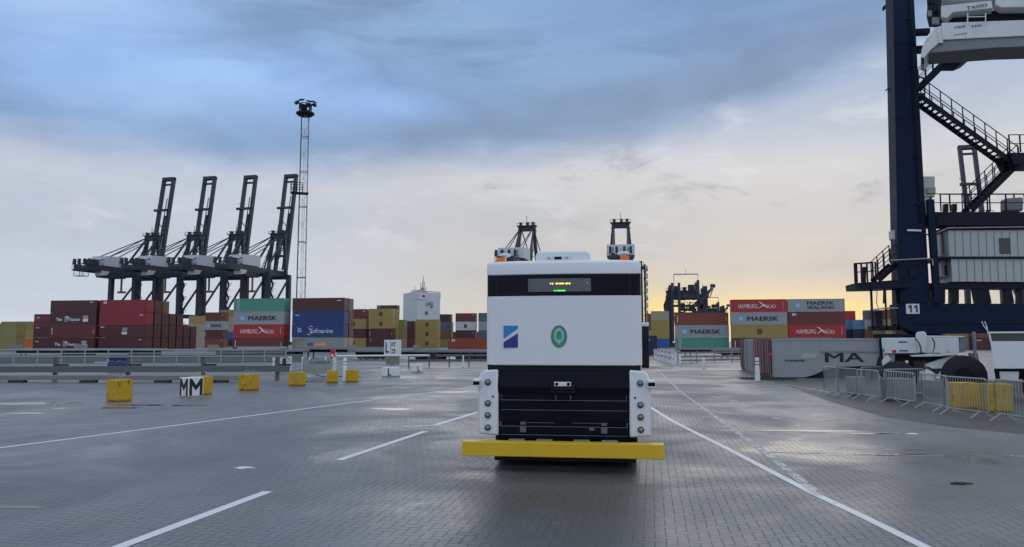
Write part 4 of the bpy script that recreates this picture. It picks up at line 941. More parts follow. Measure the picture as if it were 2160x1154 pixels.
# ------------------------------------------------------------------ lattice light mast
c = P(632, 720, 188); LM = empty('light_mast', (c.x, c.y, 0), R_(20), 'tall slender lattice floodlight mast between the green topped and the blue stack', 'light mast')
HM = (720 - 232) * 188 / 1600 + CAMH; hb, ht = 1.05, 0.88
def cor(t): w = hb + (ht - hb) * t; return [Vector((sx * w, sy * w, t * HM)) for sx, sy in ((-1, -1), (1, -1), (1, 1), (-1, 1))]
c0_, c1_ = cor(0), cor(1)
for k in range(4):
    b = MB(); b.bar(c0_[k], c1_[k], 0.10 if k else 0.18); b.build('chord', M_mast, LM)
nb = 20; b = MB()
for i in range(nb):
    q0, q1 = cor(i / nb), cor((i + 1) / nb)
    for k in range(4):
        k2 = (k + 1) % 4
        (k % 2 == i % 2) and b.bar(q0[k], q1[k2], 0.05)
        if i % 3 == 0: b.bar(q0[k], q0[k2], 0.14)
b.build('lacing', M_mast, LM)
b = MB(); b.bar((0.3, -0.9, 0), (0.3, -0.8, HM), 0.07); b.bar((-0.2, -0.9, 0), (-0.2, -0.8, HM), 0.07)
for i in range(0, 110): b.bar((-0.2, -0.88, i * 0.5 + 1), (0.3, -0.88, i * 0.5 + 1), 0.05)
b.build('ladder', M_galv, LM)
zt = HM
b = MB(); b.tube([(0, 0, zt - 0.5), (0, 0, zt), (0, 0, zt + 0.35), (0, 0, zt + 0.5)], [1.6, 2.3, 2.3, 1.9], 12); hd = b.build('head_platform', M_navyd, LM)
b = MB()
for k in range(8):
    a = k * math.pi / 4; b.bar((1.5 * math.cos(a), 1.5 * math.sin(a), zt + 0.4), (1.5 * math.cos(a), 1.5 * math.sin(a), zt + 2.6), 0.2)
for k in range(8):
    a, a2 = k * math.pi / 4, (k + 1) * math.pi / 4
    for z in (1.5, 2.6): b.bar((1.5 * math.cos(a), 1.5 * math.sin(a), zt + z), (1.5 * math.cos(a2), 1.5 * math.sin(a2), zt + z), 0.16)
b.build('head_frame', M_navyd, LM)
b = MB(); b.box(-0.9, 0.4, -0.6, 0.6, zt + 0.5, zt + 2.4); b.build('winch_box', M_navyd, LM)
for k in range(8):
    a = k * math.pi / 4 + 0.3; cx_, cy_ = 2.25 * math.cos(a), 2.25 * math.sin(a)
    b = MB(); u = Vector((math.cos(a), math.sin(a), 0)); v_ = Vector((-math.sin(a), math.cos(a), 0)); q = Vector((cx_, cy_, zt + 2.7 + (0.25 if k % 2 else 0)))
    b.add([q - u * .4 - v_ * .55 + Vector((0, 0, .15)), q - u * .4 + v_ * .55 + Vector((0, 0, .15)), q + u * .5 + v_ * .6 - Vector((0, 0, .22)), q + u * .5 - v_ * .6 - Vector((0, 0, .22)),
           q - u * .4 - v_ * .55 + Vector((0, 0, .5)), q - u * .4 + v_ * .55 + Vector((0, 0, .5)), q + u * .5 + v_ * .6 + Vector((0, 0, .12)), q + u * .5 - v_ * .6 + Vector((0, 0, .12))],
          [(3, 2, 1, 0), (4, 5, 6, 7), (0, 1, 5, 4), (1, 2, 6, 5), (2, 3, 7, 6), (3, 0, 4, 7)])
    fl = b.build('floodlight', M_navyd, LM)
    b = MB(); b.bar(q + u * .35 - v_ * .45 - Vector((0, 0, .24)), q + u * .35 + v_ * .45 - Vector((0, 0, .24)), 0.22, 0.12); b.build('lamp_glass', M_lilac, fl)
zr = (720 - 405) * 188 / 1600 + CAMH
b = MB(); b.box(-3.0, 1.2, -1.4, 1.4, zr - 0.15, zr + 0.05)
for x in (-3, -1.6, -0.2):
    for y in (-1.3, 1.3): b.bar((x, y, zr), (x, y, zr + 2.4), 0.14)
for z in (1.2, 2.4):
    for y in (-1.3, 1.3): b.bar((-3, y, zr + z), (-0.2, y, zr + z), 0.14)
    b.bar((-3, -1.3, zr + z), (-3, 1.3, zr + z), 0.14)
b.build('rest_platform', M_navyd, LM)

# ------------------------------------------------------------------ concrete blocks on the left
BG = 'painted concrete blocks along the yard'
def block(px, py, w, h, rz, m, label, group=BG, loops=True, letter=None, d=None, taper=0.04):
    q = G(px, py); d = d or w
    o = empty('concrete_block', (q.x, q.y, 0), rz, label, 'concrete block', group)
    mb = MB(); hw, hd = w / 2, d / 2; t = taper
    rings = [[(-hw + t, -hd + t, 0), (hw - t, -hd + t, 0), (hw - t, hd - t, 0), (-hw + t, hd - t, 0)], [(-hw, -hd, 0.06), (hw, -hd, 0.06), (hw, hd, 0.06), (-hw, hd, 0.06)], [(-hw, -hd, h), (hw, -hd, h), (hw, hd, h), (-hw, hd, h)]]
    mb.loft(rings); bb = mb.build('body', m, o, bevel=0.018)
    if loops:
        for k, x in enumerate((-w * 0.24, w * 0.24)):
            mb = MB(); mb.tube([(x - .1, 0, h - .02), (x - .1, 0.01, h + .13), (x - .07, 0.01, h + .165), (x + .07, 0, h + .165), (x + .1, 0, h + .13), (x + .1, 0, h - .02)], 0.011, 6); mb.build('lifting_loop', M_galv, o)
    return o
block(251, 846, 0.62, 0.73, R_(-38), M_yblock, 'largest yellow concrete block, split down its corner, left of the white lettered block')
block(424, 832, 0.60, 0.70, R_(-20), M_yblock, 'yellow concrete block half hidden behind the white lettered block')
block(525, 823, 0.60, 0.66, R_(-18), M_yblock, 'yellow concrete block with tall loops, right of the white lettered block')
block(627, 813, 0.60, 0.62, R_(-14), M_yblock, 'yellow concrete block with a dark scrape, before the grey board')
block(701, 807, 0.56, 0.60, R_(12), M_yblock, 'dirtiest yellow concrete block, left of the white banded post')
block(743, 805, 0.60, 0.60, R_(4), M_yblock, 'yellow concrete block standing right of the white banded post', loops=False)
q_ = block(403, 837, 0.60, 0.72, R_(-36), M_wblock, 'white concrete block with large black M on two faces')
MP = [(x * 1.0, z * 1.1) for x, z in ((-.26, -.28), (-.155, -.28), (-.155, .06), (0, -.12), (.155, .06), (.155, -.28), (.26, -.28), (.26, .28), (.17, .28), (0, .06), (-.17, .28), (-.26, .28))]
for rz_, off in ((0, (0, -.305, .37)), (math.pi / 2, (.305, 0, .37))):
    mb = MB(); mb.prism(MP, 'xz', -.004, .004); lo2 = mb.build('lettering', M_letter, q_); lo2.location = off; lo2.rotation_euler = (0, 0, rz_)
q_ = block(825, 794, 0.95, 0.55, R_(0), M_wblock, 'low white concrete block with black L on its front', loops=True)
text('L', M_letter, q_, (-0.02, -0.481, 0.28), 0.20, 0.42, bold=0.02)
q_ = block(880, 785, 0.75, 0.50, R_(4), M_wblock, 'smallest white concrete block with L, nearest the truck', loops=False)
text('L', M_letter, q_, (0.12, -0.381, 0.25), 0.18, 0.36, bold=0.02)
# letter cube raised on a plinth
pc = G(828, 768); Yc = pc.y; X0 = (808 - CX) / FPX * Yc
lo_ = empty('letter_sign', (pc.x, pc.y, 0), R_(-16), 'raised white letter cube with L and small black characters', 'sign')
zb = CAMH - (749 - HZ) * Yc / FPX; zt_ = CAMH - (717 - HZ) * Yc / FPX
b = MB(); b.box(-0.62, 0.62, -0.5, 0.5, zb, zt_); cu_ = b.build('cube', M_wblock, lo_, bevel=0.015)
b = MB(); b.box(-0.012, 0.012, -0.507, -0.499, zb + .01, zt_ - .01); b.build('joint', M_blackm, lo_)
b = MB(); b.box(-0.5, 0.5, -0.4, 0.4, 0, zb - 0.001); b.build('plinth', M_beam2, lo_)
text('L', M_letter, cu_, (-0.31, -0.503, (zb + zt_) / 2), 0.34, (zt_ - zb) * 0.68, bold=0.03)
text('IIT', M_letter, cu_, (0.31, -0.503, zb + (zt_ - zb) * .70), 0.42, (zt_ - zb) * 0.27, bold=0.03)
text('ZZE', M_letter, cu_, (0.31, -0.503, zb + (zt_ - zb) * .27), 0.42, (zt_ - zb) * 0.27, bold=0.03)

# ------------------------------------------------------------------ guard rails of the left yard
def xy(px, Y): return (px - CX) / FPX * Y
# tubular post and beam guard
YA, YB = 40.0, 43.0
ga = empty('guard_rail', (0, 0, 0), 0, 'near grey guard rail with broad beam and round top rail left of the blocks', 'guard rail')
def on(px, Y): return Vector((xy(px, Y), Y, 0))
pa, pb = on(-120, 39.5), on(616, 40.6)
def lerp(p, q, t): return p + (q - p) * t
b = MB(); b.tube([pa + Vector((0, -.06, 1.22)), pb + Vector((-.6, -.06, 1.24)), pb + Vector((-.2, -.06, 1.22)), pb + Vector((0, -.06, 1.05))], 0.042, 8); b.build('top_rail', M_galvd, ga, smooth=True)
b = MB(); b.bar(pa + Vector((0, -.1, .6)), pb + Vector((0, -.1, .6)), 0.10, 0.32); b.build('beam', M_beam, ga)
b = MB(); b.tube([pa + Vector((0, -.04, .98)), pb + Vector((0, -.04, .98))], .018, 6); b.build('mid_wire', M_beam, ga)
for px in (-32, 122, 275, 432, 588):
    q = on(px, 39.7 + 0.9 * (px + 120) / 736)
    b = MB(); b.box(q.x - .09, q.x + .09, q.y, q.y + .16, 0, 1.2); b.build('post', M_beam, ga)
    b = MB(); b.box(q.x + .12, q.x + .75, q.y - .1, q.y - .01, .77, .86); b.build('end_lap', M_blackm, ga)
# beam on timber blocks
gb = empty('low_barrier', (0, 0, 0), 0, 'long low concrete beam resting on timber blocks, front edge of the left yard', 'barrier')
for x0, x1 in ((-140, 258), (260, 532)):
    p0, p1 = on(x0, 38.0), on(x1, 38.3)
    b = MB(); b.bar(p0 + Vector((0, 0, .245)), p1 + Vector((0, 0, .245)), .35, .23); b.build('beam', M_beam2, gb, bevel=0.01)
for px in (-105, 46, 195, 350, 470):
    q = on(px, 38.0); b = MB(); b.box(q.x - .36, q.x + .36, q.y - .2, q.y + .2, 0, .129); b.build('timber_block', mat('timber_block', (0.05, 0.045, 0.035), 0.8, bump=0.3), gb)
# far handrail
gc = empty('handrail', (0, 0, 0), 0, 'far slim handrail running in front of the maroon stacks', 'railing')
pa, pb = on(-120, 61), on(606, 66)
for z, r in ((1.36, .055), (1.05, .05)):
    b = MB(); b.tube([pa + Vector((0, 0, z)), pb + Vector((0, 0, z))], r, 6); b.build('rail', M_railw, gc)
for i in range(16):
    q = lerp(pa, pb, i / 15); b = MB(); b.bar(q, q + Vector((0, 0, 1.42)), .08); b.build('post', M_railw, gc)
b = MB(); b.bar(pb + Vector((-4.2, -.1, 1.5)), pb + Vector((0.1, -.1, 1.5)), .12, .2); b.build('gate_bar', M_railw, gc)
wl = MB(); p0, p1 = on(-140, 70), on(640, 76); wl.bar(p0 + Vector((0, 0, .38)), p1 + Vector((0, 0, .38)), .3, .76)
tag(wl.build('parapet_wall', M_teal), 'low greenish parapet wall behind the far slim handrail', 'wall')
# blue pump unit
q = on(255, 52); pu = empty('pump_unit', (q.x, q.y, 0), 0, 'dark blue pump unit with two rounded housings behind the guard rail', 'pump')
for k, x in enumerate((-.28, .38)):
    b = MB(); b.prism([(x - .28, 0), (x + .28, 0), (x + .33, .5), (x + .15, .75), (x - .18, .75), (x - .33, .55)], 'xz', -.3, .3); b.build('housing', CM['blue'], pu, bevel=.06)
b = MB(); b.tube([(-1.6, 0, .62), (-.3, 0, .62)], .06, 8); b.build('shaft', M_letterw, pu)
b = MB(); b.box(-.6, .75, -.15, .15, .76, 1.1); b.build('top_cover', CM['navy'], pu, bevel=.05)
# flatbed trailers parked in the middle ground
def trailer(px, Y, L, label, rz=RZ, side='left', deck=1.15, m=M_trailer):
    q = on(px, Y); o = empty('flatbed_trailer', (q.x, q.y, 0), rz, label, 'trailer', 'low trailers parked in front of the stacks')
    b = MB(); b.box(0, L, 0, 2.4, deck - .28, deck); b.build('deck', m, o, bevel=.02)
    b = MB(); b.box(.6, L - .4, .8, 1.6, deck - .62, deck - .285); b.build('frame', M_black, o)
    b = MB(); b.box(-.05, .08, .1, 2.3, deck + .002, deck + .5); b.build('headboard', m, o)
    for k in range(3):
        for y in (.35, 2.05):
            b = MB(); b.cyl((L - 1.2 - k * 1.1, y, .47), (0, 1, 0), .47, .34, 18); b.build('wheel', M_rubber, o)
    for x in (1.2, 1.9):
        b = MB(); b.bar((x, .9, deck - .6), (x, .9, 0), .14); b.build('support_leg', M_beam, o)
    return o
trailer(440, 88, 11.5, 'grey flatbed trailer before the green topped stack')
trailer(626, 92, 11.5, 'grey flatbed trailer before the stack with two blue boxes', deck=1.35)
trailer(735, 84, 11.5, 'grey flatbed trailer before the two yellow topped pile')
trailer(872, 82, 8.5, 'grey flatbed trailer nearest the left of the truck')
trailer(160, 96, 11.5, 'grey flatbed trailer before the crimson capped stack')
trailer(20, 95, 11.5, 'grey flatbed trailer at the left edge before the olive pair')
trailer(1425, 104, 10, 'pale grey trailer in front of the three high stack right of the truck', m=M_beam2)
trailer(1500, 92, 9, 'grey trailer right of the pale one, before the red topped stack', m=M_beam2)
# white cabin-like guard box and grey board
q = on(600, 50); gx = empty('kiosk', (q.x, q.y, 0), 0, 'small white framed kiosk box with dark panes above the guard rail', 'kiosk')
b = MB(); b.box(-.5, .5, -.3, .3, .35, 1.05); b.build('body', M_whitew, gx, bevel=.02)
for x0, x1 in ((-.42, -.12), (.05, .3)):
    b = MB(); b.box(x0, x1, -.31, -.29, .45, .95); b.build('pane', M_glass, gx)
for x in (-.55, .55):
    b = MB(); b.box(x - .05, x + .05, -.3, -.2, 0, 1.08); b.build('post', M_bollw, gx)
q = on(673, 43.5); bd = empty('notice_board', (q.x, q.y, 0), 0, 'grey board with faint navy wording between white posts behind the yellow blocks', 'sign')
b = MB(); b.prism([(-.85, .42), (-.1, .12), (.75, .40), (.85, 1.02), (-.85, 1.02)], 'xz', -.05, .05); pb_ = b.build('panel', mat('board_grey', (0.30, 0.31, 0.29), 0.6, var=.06), bd)
text('X CAPITAL R', M_letterb, pb_, (.12, -.055, .86), 1.15, .14, bold=.02)
for x in (-.9, -.5, .42, .88):
    b = MB(); b.bar((x, .10, 0), (x, .10, 1.15), .09); b.build('post', M_bollw, bd)
b = MB(); b.tube([(-1.6, .2, .32), (-.9, .1, .40), (.2, .05, .06), (2.4, .2, .05)], .03, 6); b.build('brace', M_beam, bd)

def bollard(px, py, h, label, r=.065, bands=False, m=M_bollw):
    q = G(px, py); o = empty('marker_post', (q.x, q.y, 0), 0, label, 'post', 'white marker posts around the road')
    b = MB(); b.tube([(0, 0, 0), (0, 0, h - .03), (0, 0, h)], [r * 1.25, r, r * .7], 14); b.build('shaft', m, o, smooth=True)
    if bands:
        for z in (h * .70, h * .84):
            b = MB(); b.cyl((0, 0, z), (0, 0, 1), r * 1.12, .035, 14); b.build('band', M_letter, o)
    return o
bollard(727, 803, 1.18, 'white post with two dark bands, left of the yellow block', .085, True)
bollard(977, 775, .95, 'short white post just left of the truck', .055)
bollard(1598, 803, 1.20, 'white post with dark bands on the grass patch at the right', .11, True)
bollard(1485, 777, .80, 'white post right of the truck, middle of the road edge', .09)
bollard(1434, 770, .80, 'white post nearest the truck on the right road edge', .09)
bollard(1459, 768, .7, 'greyish post between the two white road edge posts', .06, m=M_railw)
q = G(706, 786); rp = empty('barrier_post', (q.x, q.y, 0), 0, 'white barrier post with red lamp box, beside the white banded post', 'barrier')
b = MB(); b.prism([(-.1, 0), (.05, 0), (.1, 1.3), (.02, 1.3)], 'xz', -.07, .07); b.build('post', M_bollw, rp)
b = MB(); b.box(-.28, .02, -.16, .1, .95, 1.5); lb_ = b.build('lamp_box', M_red, rp, bevel=.03)
b = MB(); b.box(-.22, -.05, -.17, -.158, 1.05, 1.2); b.build('label_patch', M_letterw, lb_)
b = MB(); b.tube([(.05, 0, 1.08), (6.2, .6, 1.12)], .06, 8); b.build('boom_arm', M_bollw, rp)
b = MB(); b.box(6.21, 6.6, .45, .75, .9, 1.3); b.build('end_weight', M_blackm, rp)
# white rail run left of truck
fr = empty('road_fence', (0, 0, 0), 0, 'white post and rail fence along the road edge right of the truck', 'fence')
pts_ = [G(1382, 757), G(1400, 763), G(1420, 770)]
for i in range(6):
    q = lerp(pts_[0], pts_[2], i / 5); b = MB(); b.box(q.x - .13, q.x + .13, q.y - .1, q.y + .1, 0, 1.15); b.build('post', M_bollw, fr)
for z in (1.05, .55):
    b = MB(); b.bar(pts_[0] + Vector((0, -.12, z)), pts_[2] + Vector((0, -.12, z)), .05, .2); b.build('rail', M_railw, fr)
f2 = empty('road_fence', (0, 0, 0), 0, 'grey slatted fence behind the white posts on the right', 'fence')
for i in range(5):
    q = lerp(G(1430, 765), G(1580, 762), i / 4); b = MB(); b.bar(q, q + Vector((0, 0, 1.1)), .1); b.build('post', M_railw, f2)
for z in (.95, .55, .2):
    b = MB(); b.bar(G(1430, 765) + Vector((0, -.08, z)), G(1580, 762) + Vector((0, -.08, z)), .05, .16); b.build('rail', M_beam2, f2)
f3 = empty('road_fence', (0, 0, 0), 0, 'low grey fence between the letter blocks and the truck', 'fence')
for i in range(5):
    q = lerp(G(862, 774), G(1030, 772), i / 4); b = MB(); b.bar(q, q + Vector((0, 0, 1.0)), .1); b.build('post', M_beam, f3)
for z in (.9, .5):
    b = MB(); b.bar(G(862, 774) + Vector((0, -.08, z)), G(1030, 772) + Vector((0, -.08, z)), .05, .2); b.build('rail', M_beam, f3)

# ------------------------------------------------------------------ low grey boxes lying at the right
def flat_box(px, Y, L, m, label, row=0, poly=None, wd=2.25):
    q = on(px, Y) + Fd * row; o = empty('flat_rack', (q.x, q.y, 0), R_(0.5), label, 'flat rack', 'flat racks parked side by side')
    b = MB(); poly = poly or [(0, 0.02), (L, 0.02), (L, 2.2), (0, 2.2)]
    b.prism(poly, 'xz', 0, wd); s_ = b.build('side_wall', m, o, bevel=.015)
    b = MB(); b.box(-.02, L + .0, -.03, -.002, 2.10, 2.22); b.build('top_rail', m, o)
    for x in ((-.06,) if wd > 1 else ()):
        b = MB(); b.box(x - .02, x + .058, .1, 1.08, .2, 2.1); b.build('door', m, o); b = MB(); b.box(x - .02, x + .058, 1.15, 2.15, .2, 2.1); b.build('door', m, o)
        for y in (.5, .85, 1.4, 1.8):
            b = MB(); b.tube([(x - .04, y, .2), (x - .04, y, 2.1)], .018, 6); b.build('lock_bar', M_galv, o)
    return o, s_
o, s_ = flat_box(1629, 42.5, 6.15, mat('rack_grey', (0.29, 0.305, 0.31), 0.55, var=0.1, scale=0.5, streak=0.12, dirt=(0.13, 0.12, 0.10), dirt_amt=0.01), 'nearest grey flat rack with stepped underside and large dark letters', 0, [(0, .05), (1.7, .05), (2.2, .18), (2.9, .50), (3.4, .62), (6.15, .70), (6.15, 2.2), (0, 2.2)], .3)
text('MA', M_letter, s_, (3.95, -.012, 1.16), 2.2, .52, bold=.02)
text('XWSINR', M_letter, s_, (1.15, -.012, .98), 1.15, .12, bold=.02)
b = MB(); b.box(2.6, 6.16, -.035, -.002, 1.42, 1.52); b.build('stringer', M_trailer, o)
b = MB(); b.box(1.5, 2.35, -.02, -.002, 1.1, 1.38); b.build('patch', mat('pale_patch', (0.38, 0.40, 0.37), .6), o)
b = MB(); b.box(2.3, 6.0, .32, .6, .02, .5); b.build('underframe', M_blackm, o)
flat_box(1631, 42.5, 6, CM['brownred'], 'brownish red flat rack end with door bars right behind the grey panel', .75)
flat_box(1631, 42.5, 6, CM['rust'], 'rust red flat rack end, second behind the grey panel', 3.15)
flat_box(1631, 42.5, 6, CM['grey'], 'pale grey flat rack end next to the rust red one', 5.6)
flat_box(1631, 42.5, 6, CM['palegrey'], 'duller grey flat rack end between a grey and a maroon one', 8.0)
flat_box(1631, 42.5, 6, CM['maroon'], 'farthest maroon flat rack end of the row', 10.4)
q = P(1625, 748, 42.3); b = MB(); b.cyl((q.x, q.y, q.z), (0, 1, 0), .09, .1, 14); wl_ = b.build('warning_lamp', M_red)
b = MB(); b.box(q.x - .02, q.x + .02, q.y + .06, q.y + .1, 0, q.z); b.build('post', M_beam, wl_)
tag(wl_, 'small red warning lamp at the edge of the nearest grey flat rack', 'lamp')

# ------------------------------------------------------------------ blue rubber tyred gantry, number 11
YG = 42.0
gc0 = P(1925, 720, YG)
RT = empty('gantry_crane', (gc0.x, gc0.y, 0), 0, 'huge dark blue gantry crane numbered 11 with stairs and white cladding house', 'crane')
def LQ(px, py, Y=YG): return P(px, py, Y) - Vector((gc0.x, gc0.y, 0))
def quad_prism(pix, Y, dep, name, m, par=RT, bevel=0.0):
    """A plate whose front outline is read at depth Y, really dep metres thick."""
    f_ = [LQ(px, py, Y) for px, py in pix]; bk = [v + Fd * dep for v in f_]; mb = MB(); mb.loft([f_, bk]); return mb.build(name, m, par, bevel=bevel)
col = quad_prism([(1881, -160), (1920, -160), (1962, 640), (1899, 640)], YG, 1.5, 'leg', M_navy, bevel=.02)
for k, y in enumerate((90, 250, 410, 560)):
    t_ = (y + 160) / 800; xa, xb = 1881 + 18 * t_, 1920 + 42 * t_
    b = MB(); b.bar(LQ(xa + 1, y, YG - .012), LQ(xb - 1, y, YG - .012), .03, .05); b.build('weld_seam', M_navyd, col)
b = MB(); b.tube([LQ(1913, -150, YG - .05), LQ(1943, 470, YG - .05)], .03, 6); b.tube([LQ(1909, -150, YG - .05), LQ(1939, 470, YG - .05)], .022, 6); b.build('conduit', M_navyd, col)
for y in (40, 140, 240, 330, 430):
    t_ = (y + 150) / 620; p_ = LQ(1911 + 30 * t_, y, YG - .06); b = MB(); b.box(p_.x - .16, p_.x + .14, p_.y - .03, p_.y + .055, p_.z - .04, p_.z + .04); b.build('conduit_clamp', M_navyd, col)
p_ = LQ(1925, 575, YG - .02); b = MB(); b.box(p_.x - .2, p_.x + .2, p_.y - .03, p_.y + .018, p_.z - .3, p_.z + .3); b.build('junction_box', M_navyd, col, bevel=.01)
b = MB(); b.bar(LQ(1883, -150) + Vector((-.03, .0, 0)), LQ(1897, 600) + Vector((-.03, 0, 0)), .05, .05); b.build('edge_strip', M_navyd, col)
quad_prism([(1893, 640.5), (2420, 640.5), (2420, 698), (1935, 705), (1912, 694), (1897, 684)], YG, 1.5, 'sill_beam', M_navy, bevel=.02)
quad_prism([(1930, 681), (2420, 676), (2420, 679), (1930, 684)], YG - .04, .045, 'sill_flange', M_navyd)
# number plate
b = MB(); nq = [LQ(1911, 641, YG - .03), LQ(1939, 641, YG - .03), LQ(1939, 662, YG - .03), LQ(1911, 662, YG - .03)]
b.box(nq[0].x, nq[1].x, nq[0].y, nq[0].y + .028, nq[2].z, nq[0].z); npl = b.build('number_plate', M_letterw, RT)
for sx in (-.17, .15):
    b = MB(); b.prism([(sx + .02, -.2), (sx + .11, -.2), (sx + .11, .21), (sx + .03, .21), (sx - .08, .11), (sx - .08, .03), (sx + .02, .09)], 'xz', -.004, .004)
    l1 = b.build('lettering', M_letter, npl); l1.location = ((nq[0].x + nq[1].x) / 2, nq[0].y - .006, (nq[0].z + nq[2].z) / 2)
# bogies with tyres under the sill
for px in (1925, 2280):
    p = LQ(px, 704); b = MB(); b.box(p.x - 1.6, p.x + 1.6, p.y + .2, p.y + 1.3, 1.3, p.z - .01); b.build('bogie', M_navy, RT, bevel=.03)
    for dx2 in (-1.0, 1.0):
        b = MB(); b.cyl((p.x + dx2, p.y + .75, .78), (0, 1, 0), .78, .6, 26); b.build('tyre', M_rubber, RT, smooth=True)
# upper walkway deck
quad_prism([(1962, 447), (2420, 447), (2420, 476), (1962, 476)], YG + .2, 1.3, 'walkway_beam', M_navyd, bevel=.02)
def railing(p, q, h=1.1, n=5, name='handrail', mid=True, r=.028):
    b = MB(); p = Vector(p); q = Vector(q); up_ = Vector((0, 0, h))
    b.tube([p + up_, q + up_], r, 6)
    if mid: b.tube([p + up_ * .5, q + up_ * .5], r * .8, 6)
    for i in range(n): t = lerp(p, q, i / (n - 1)); b.bar(t, t + up_, .06)
    return b.build(name, M_navyd, RT)
railing(LQ(1965, 446, YG + .25), LQ(2400, 446, YG + .25), 1.0, 12)
railing(LQ(1985, 446, YG + 1.4), LQ(2400, 446, YG + 1.4), 1.0, 9)
# cladding house in two storeys
hs = quad_prism([(2000, 486), (2420, 484), (2420, 541), (2003, 541)], YG + .15, 2.6, 'clad_house', M_house)
quad_prism([(1984, 493), (1999, 486), (2002, 541), (1984, 541)], YG + 1.0, 1.6, 'house_end', M_house)
hs2 = quad_prism([(2006, 546), (2420, 546), (2420, 596), (2009, 594)], YG + .15, 2.6, 'clad_house', M_house)
quad_prism([(1985, 546), (2005, 546), (2008, 586), (1986, 584)], YG + .9, 1.6, 'house_end', M_hut)
quad_prism([(1975, 541.3), (2420, 541.3), (2420, 545.7), (1975, 545.7)], YG + .05, 2.8, 'house_ledge', M_navyd)
quad_prism([(1990, 480), (2420, 476.5), (2420, 483), (1998, 485)], YG + .05, 2.8, 'house_roof', M_navyd)
b = MB(); b.tube([LQ(1975, 492, YG + .1), LQ(2000, 481, YG + .0), LQ(2420, 475, YG + .0)], .035, 6); b.build('roof_rail', M_railw, RT)
for nm, x0, x1, y0, y1, pr_, in (('a', 2000, 2420, 487, 541, hs), ('b', 2008, 2420, 547, 595, hs2)):
    b = MB()
    px = x0 + 14
    while px < 2420:
        p_ = LQ(px, y0, YG + .14); p2 = LQ(px + 2, y1 - 1, YG + .14); b.bar(p_, p2, .022, .03); px += 16.5
    b.build('panel_seam', M_trailer, pr_)
w0, w1 = LQ(2108, 502, YG + .10), LQ(2133, 535, YG + .10)
b = MB(); b.box(w0.x, w1.x, w0.y, w0.y + .04, w1.z, w0.z); b.build('window', M_glass, hs, bevel=.03)
for y0, y1 in ((496, 536),):
    w0, w1 = LQ(1988, y0, YG + .98), LQ(1996, y1, YG + .98); b = MB(); b.box(w0.x, w1.x, w0.y - .02, w0.y + .04, w1.z, w0.z); b.build('window', M_glass, RT)
w0, w1 = LQ(1992, 560, YG + .88), LQ(2004, 582, YG + .88); b = MB(); b.box(w0.x, w1.x, w0.y - .02, w0.y + .04, w1.z, w0.z); b.build('window', M_glass, RT)
# floor beam and stub posts between house and sill
quad_prism([(1962, 597), (2420, 597), (2420, 611), (1962, 608)], YG + .3, 1.2, 'floor_beam', M_navyd)
for x0, x1, lean in ((1966, 1972, 0), (1978, 1994, 0), (2007, 2023, 0), (2055, 2086, 6), (2121, 2134, 6), (2150, 2157, 0), (2190, 2215, 0), (2260, 2285, 0)):
    quad_prism([(x0, 608), (x1, 608), (x1 + lean, 640), (x0 + lean, 640)], YG + .35, .5, 'stub_post', M_navyd)
# slim pipe column beside the leg
quad_prism([(1956, 420), (1971, 420), (1986, 640), (1972, 640)], YG - .25, .3, 'pipe_column', M_navy, bevel=.02)
quad_prism([(1946, 372), (1972, 372), (1972, 415), (1948, 415)], YG + .1, .8, 'control_cabinet', M_house, bevel=.02)
quad_prism([(1956, 395), (1974, 395), (1974, 408), (1956, 408)], YG - .05, .14, 'control_panel', mat('beige_panel', (0.30, 0.28, 0.22), .6), bevel=.02)
quad_prism([(1950, 417), (1960, 417), (1961, 452), (1954, 452)], YG + .0, .4, 'cable_box', M_house)
quad_prism([(1914, 483.5), (1944, 484.5), (1944, 488.5), (1914, 487.5)], YG - .12, .1, 'strip_lamp', M_letterw, bevel=.02)
quad_prism([(1880, 486), (1888, 485), (1888, 505), (1881, 505)], YG + .1, .5, 'junction_box', M_house, bevel=.02)
quad_prism([(1928, 455), (1975, 455), (1975, 476), (1940, 476)], YG + .2, .8, 'knee_plate', M_navyd)
b = MB(); b.tube([LQ(1878, 549, YG - .3), LQ(1960, 545, YG - .3), LQ(1967, 548, YG - .3), LQ(1968, 560, YG - .3)], .035, 6); b.build('pipe', M_railw, RT)
# left access balcony
quad_prism([(1804, 597), (1898, 590), (1898, 600), (1922, 600), (1922, 606), (1860, 609), (1806, 610)], YG - .4, 2.2, 'balcony', M_navyd)
def rl(pp, h, name='handrail', r=.03):
    up_ = Vector((0, 0, h)); b = MB(); b.tube([p + up_ for p in pp], r, 6); o = b.build(name, M_navyd, RT)
    b = MB(); b.tube([p + up_ * .55 for p in pp], r * .8, 6); b.build('mid_rail', M_navyd, o)
    for p in pp: b = MB(); b.bar(p, p + up_, .075); b.build('rail_post', M_navyd, o)
    return o
rl([LQ(1804, 597, YG - .35), LQ(1818, 596, YG - .35), LQ(1830, 595, YG - .35), LQ(1848, 594, YG - .35)], 1.08)
rl([LQ(1804, 597, YG - .3), LQ(1806, 597, YG + .8), LQ(1808, 596, YG + 1.7), LQ(1842, 594, YG + 1.7)], 1.08)
quad_prism([(1820, 563), (1827, 563), (1827, 596), (1820, 596)], YG + .5, .25, 'junction_box', M_navyd)
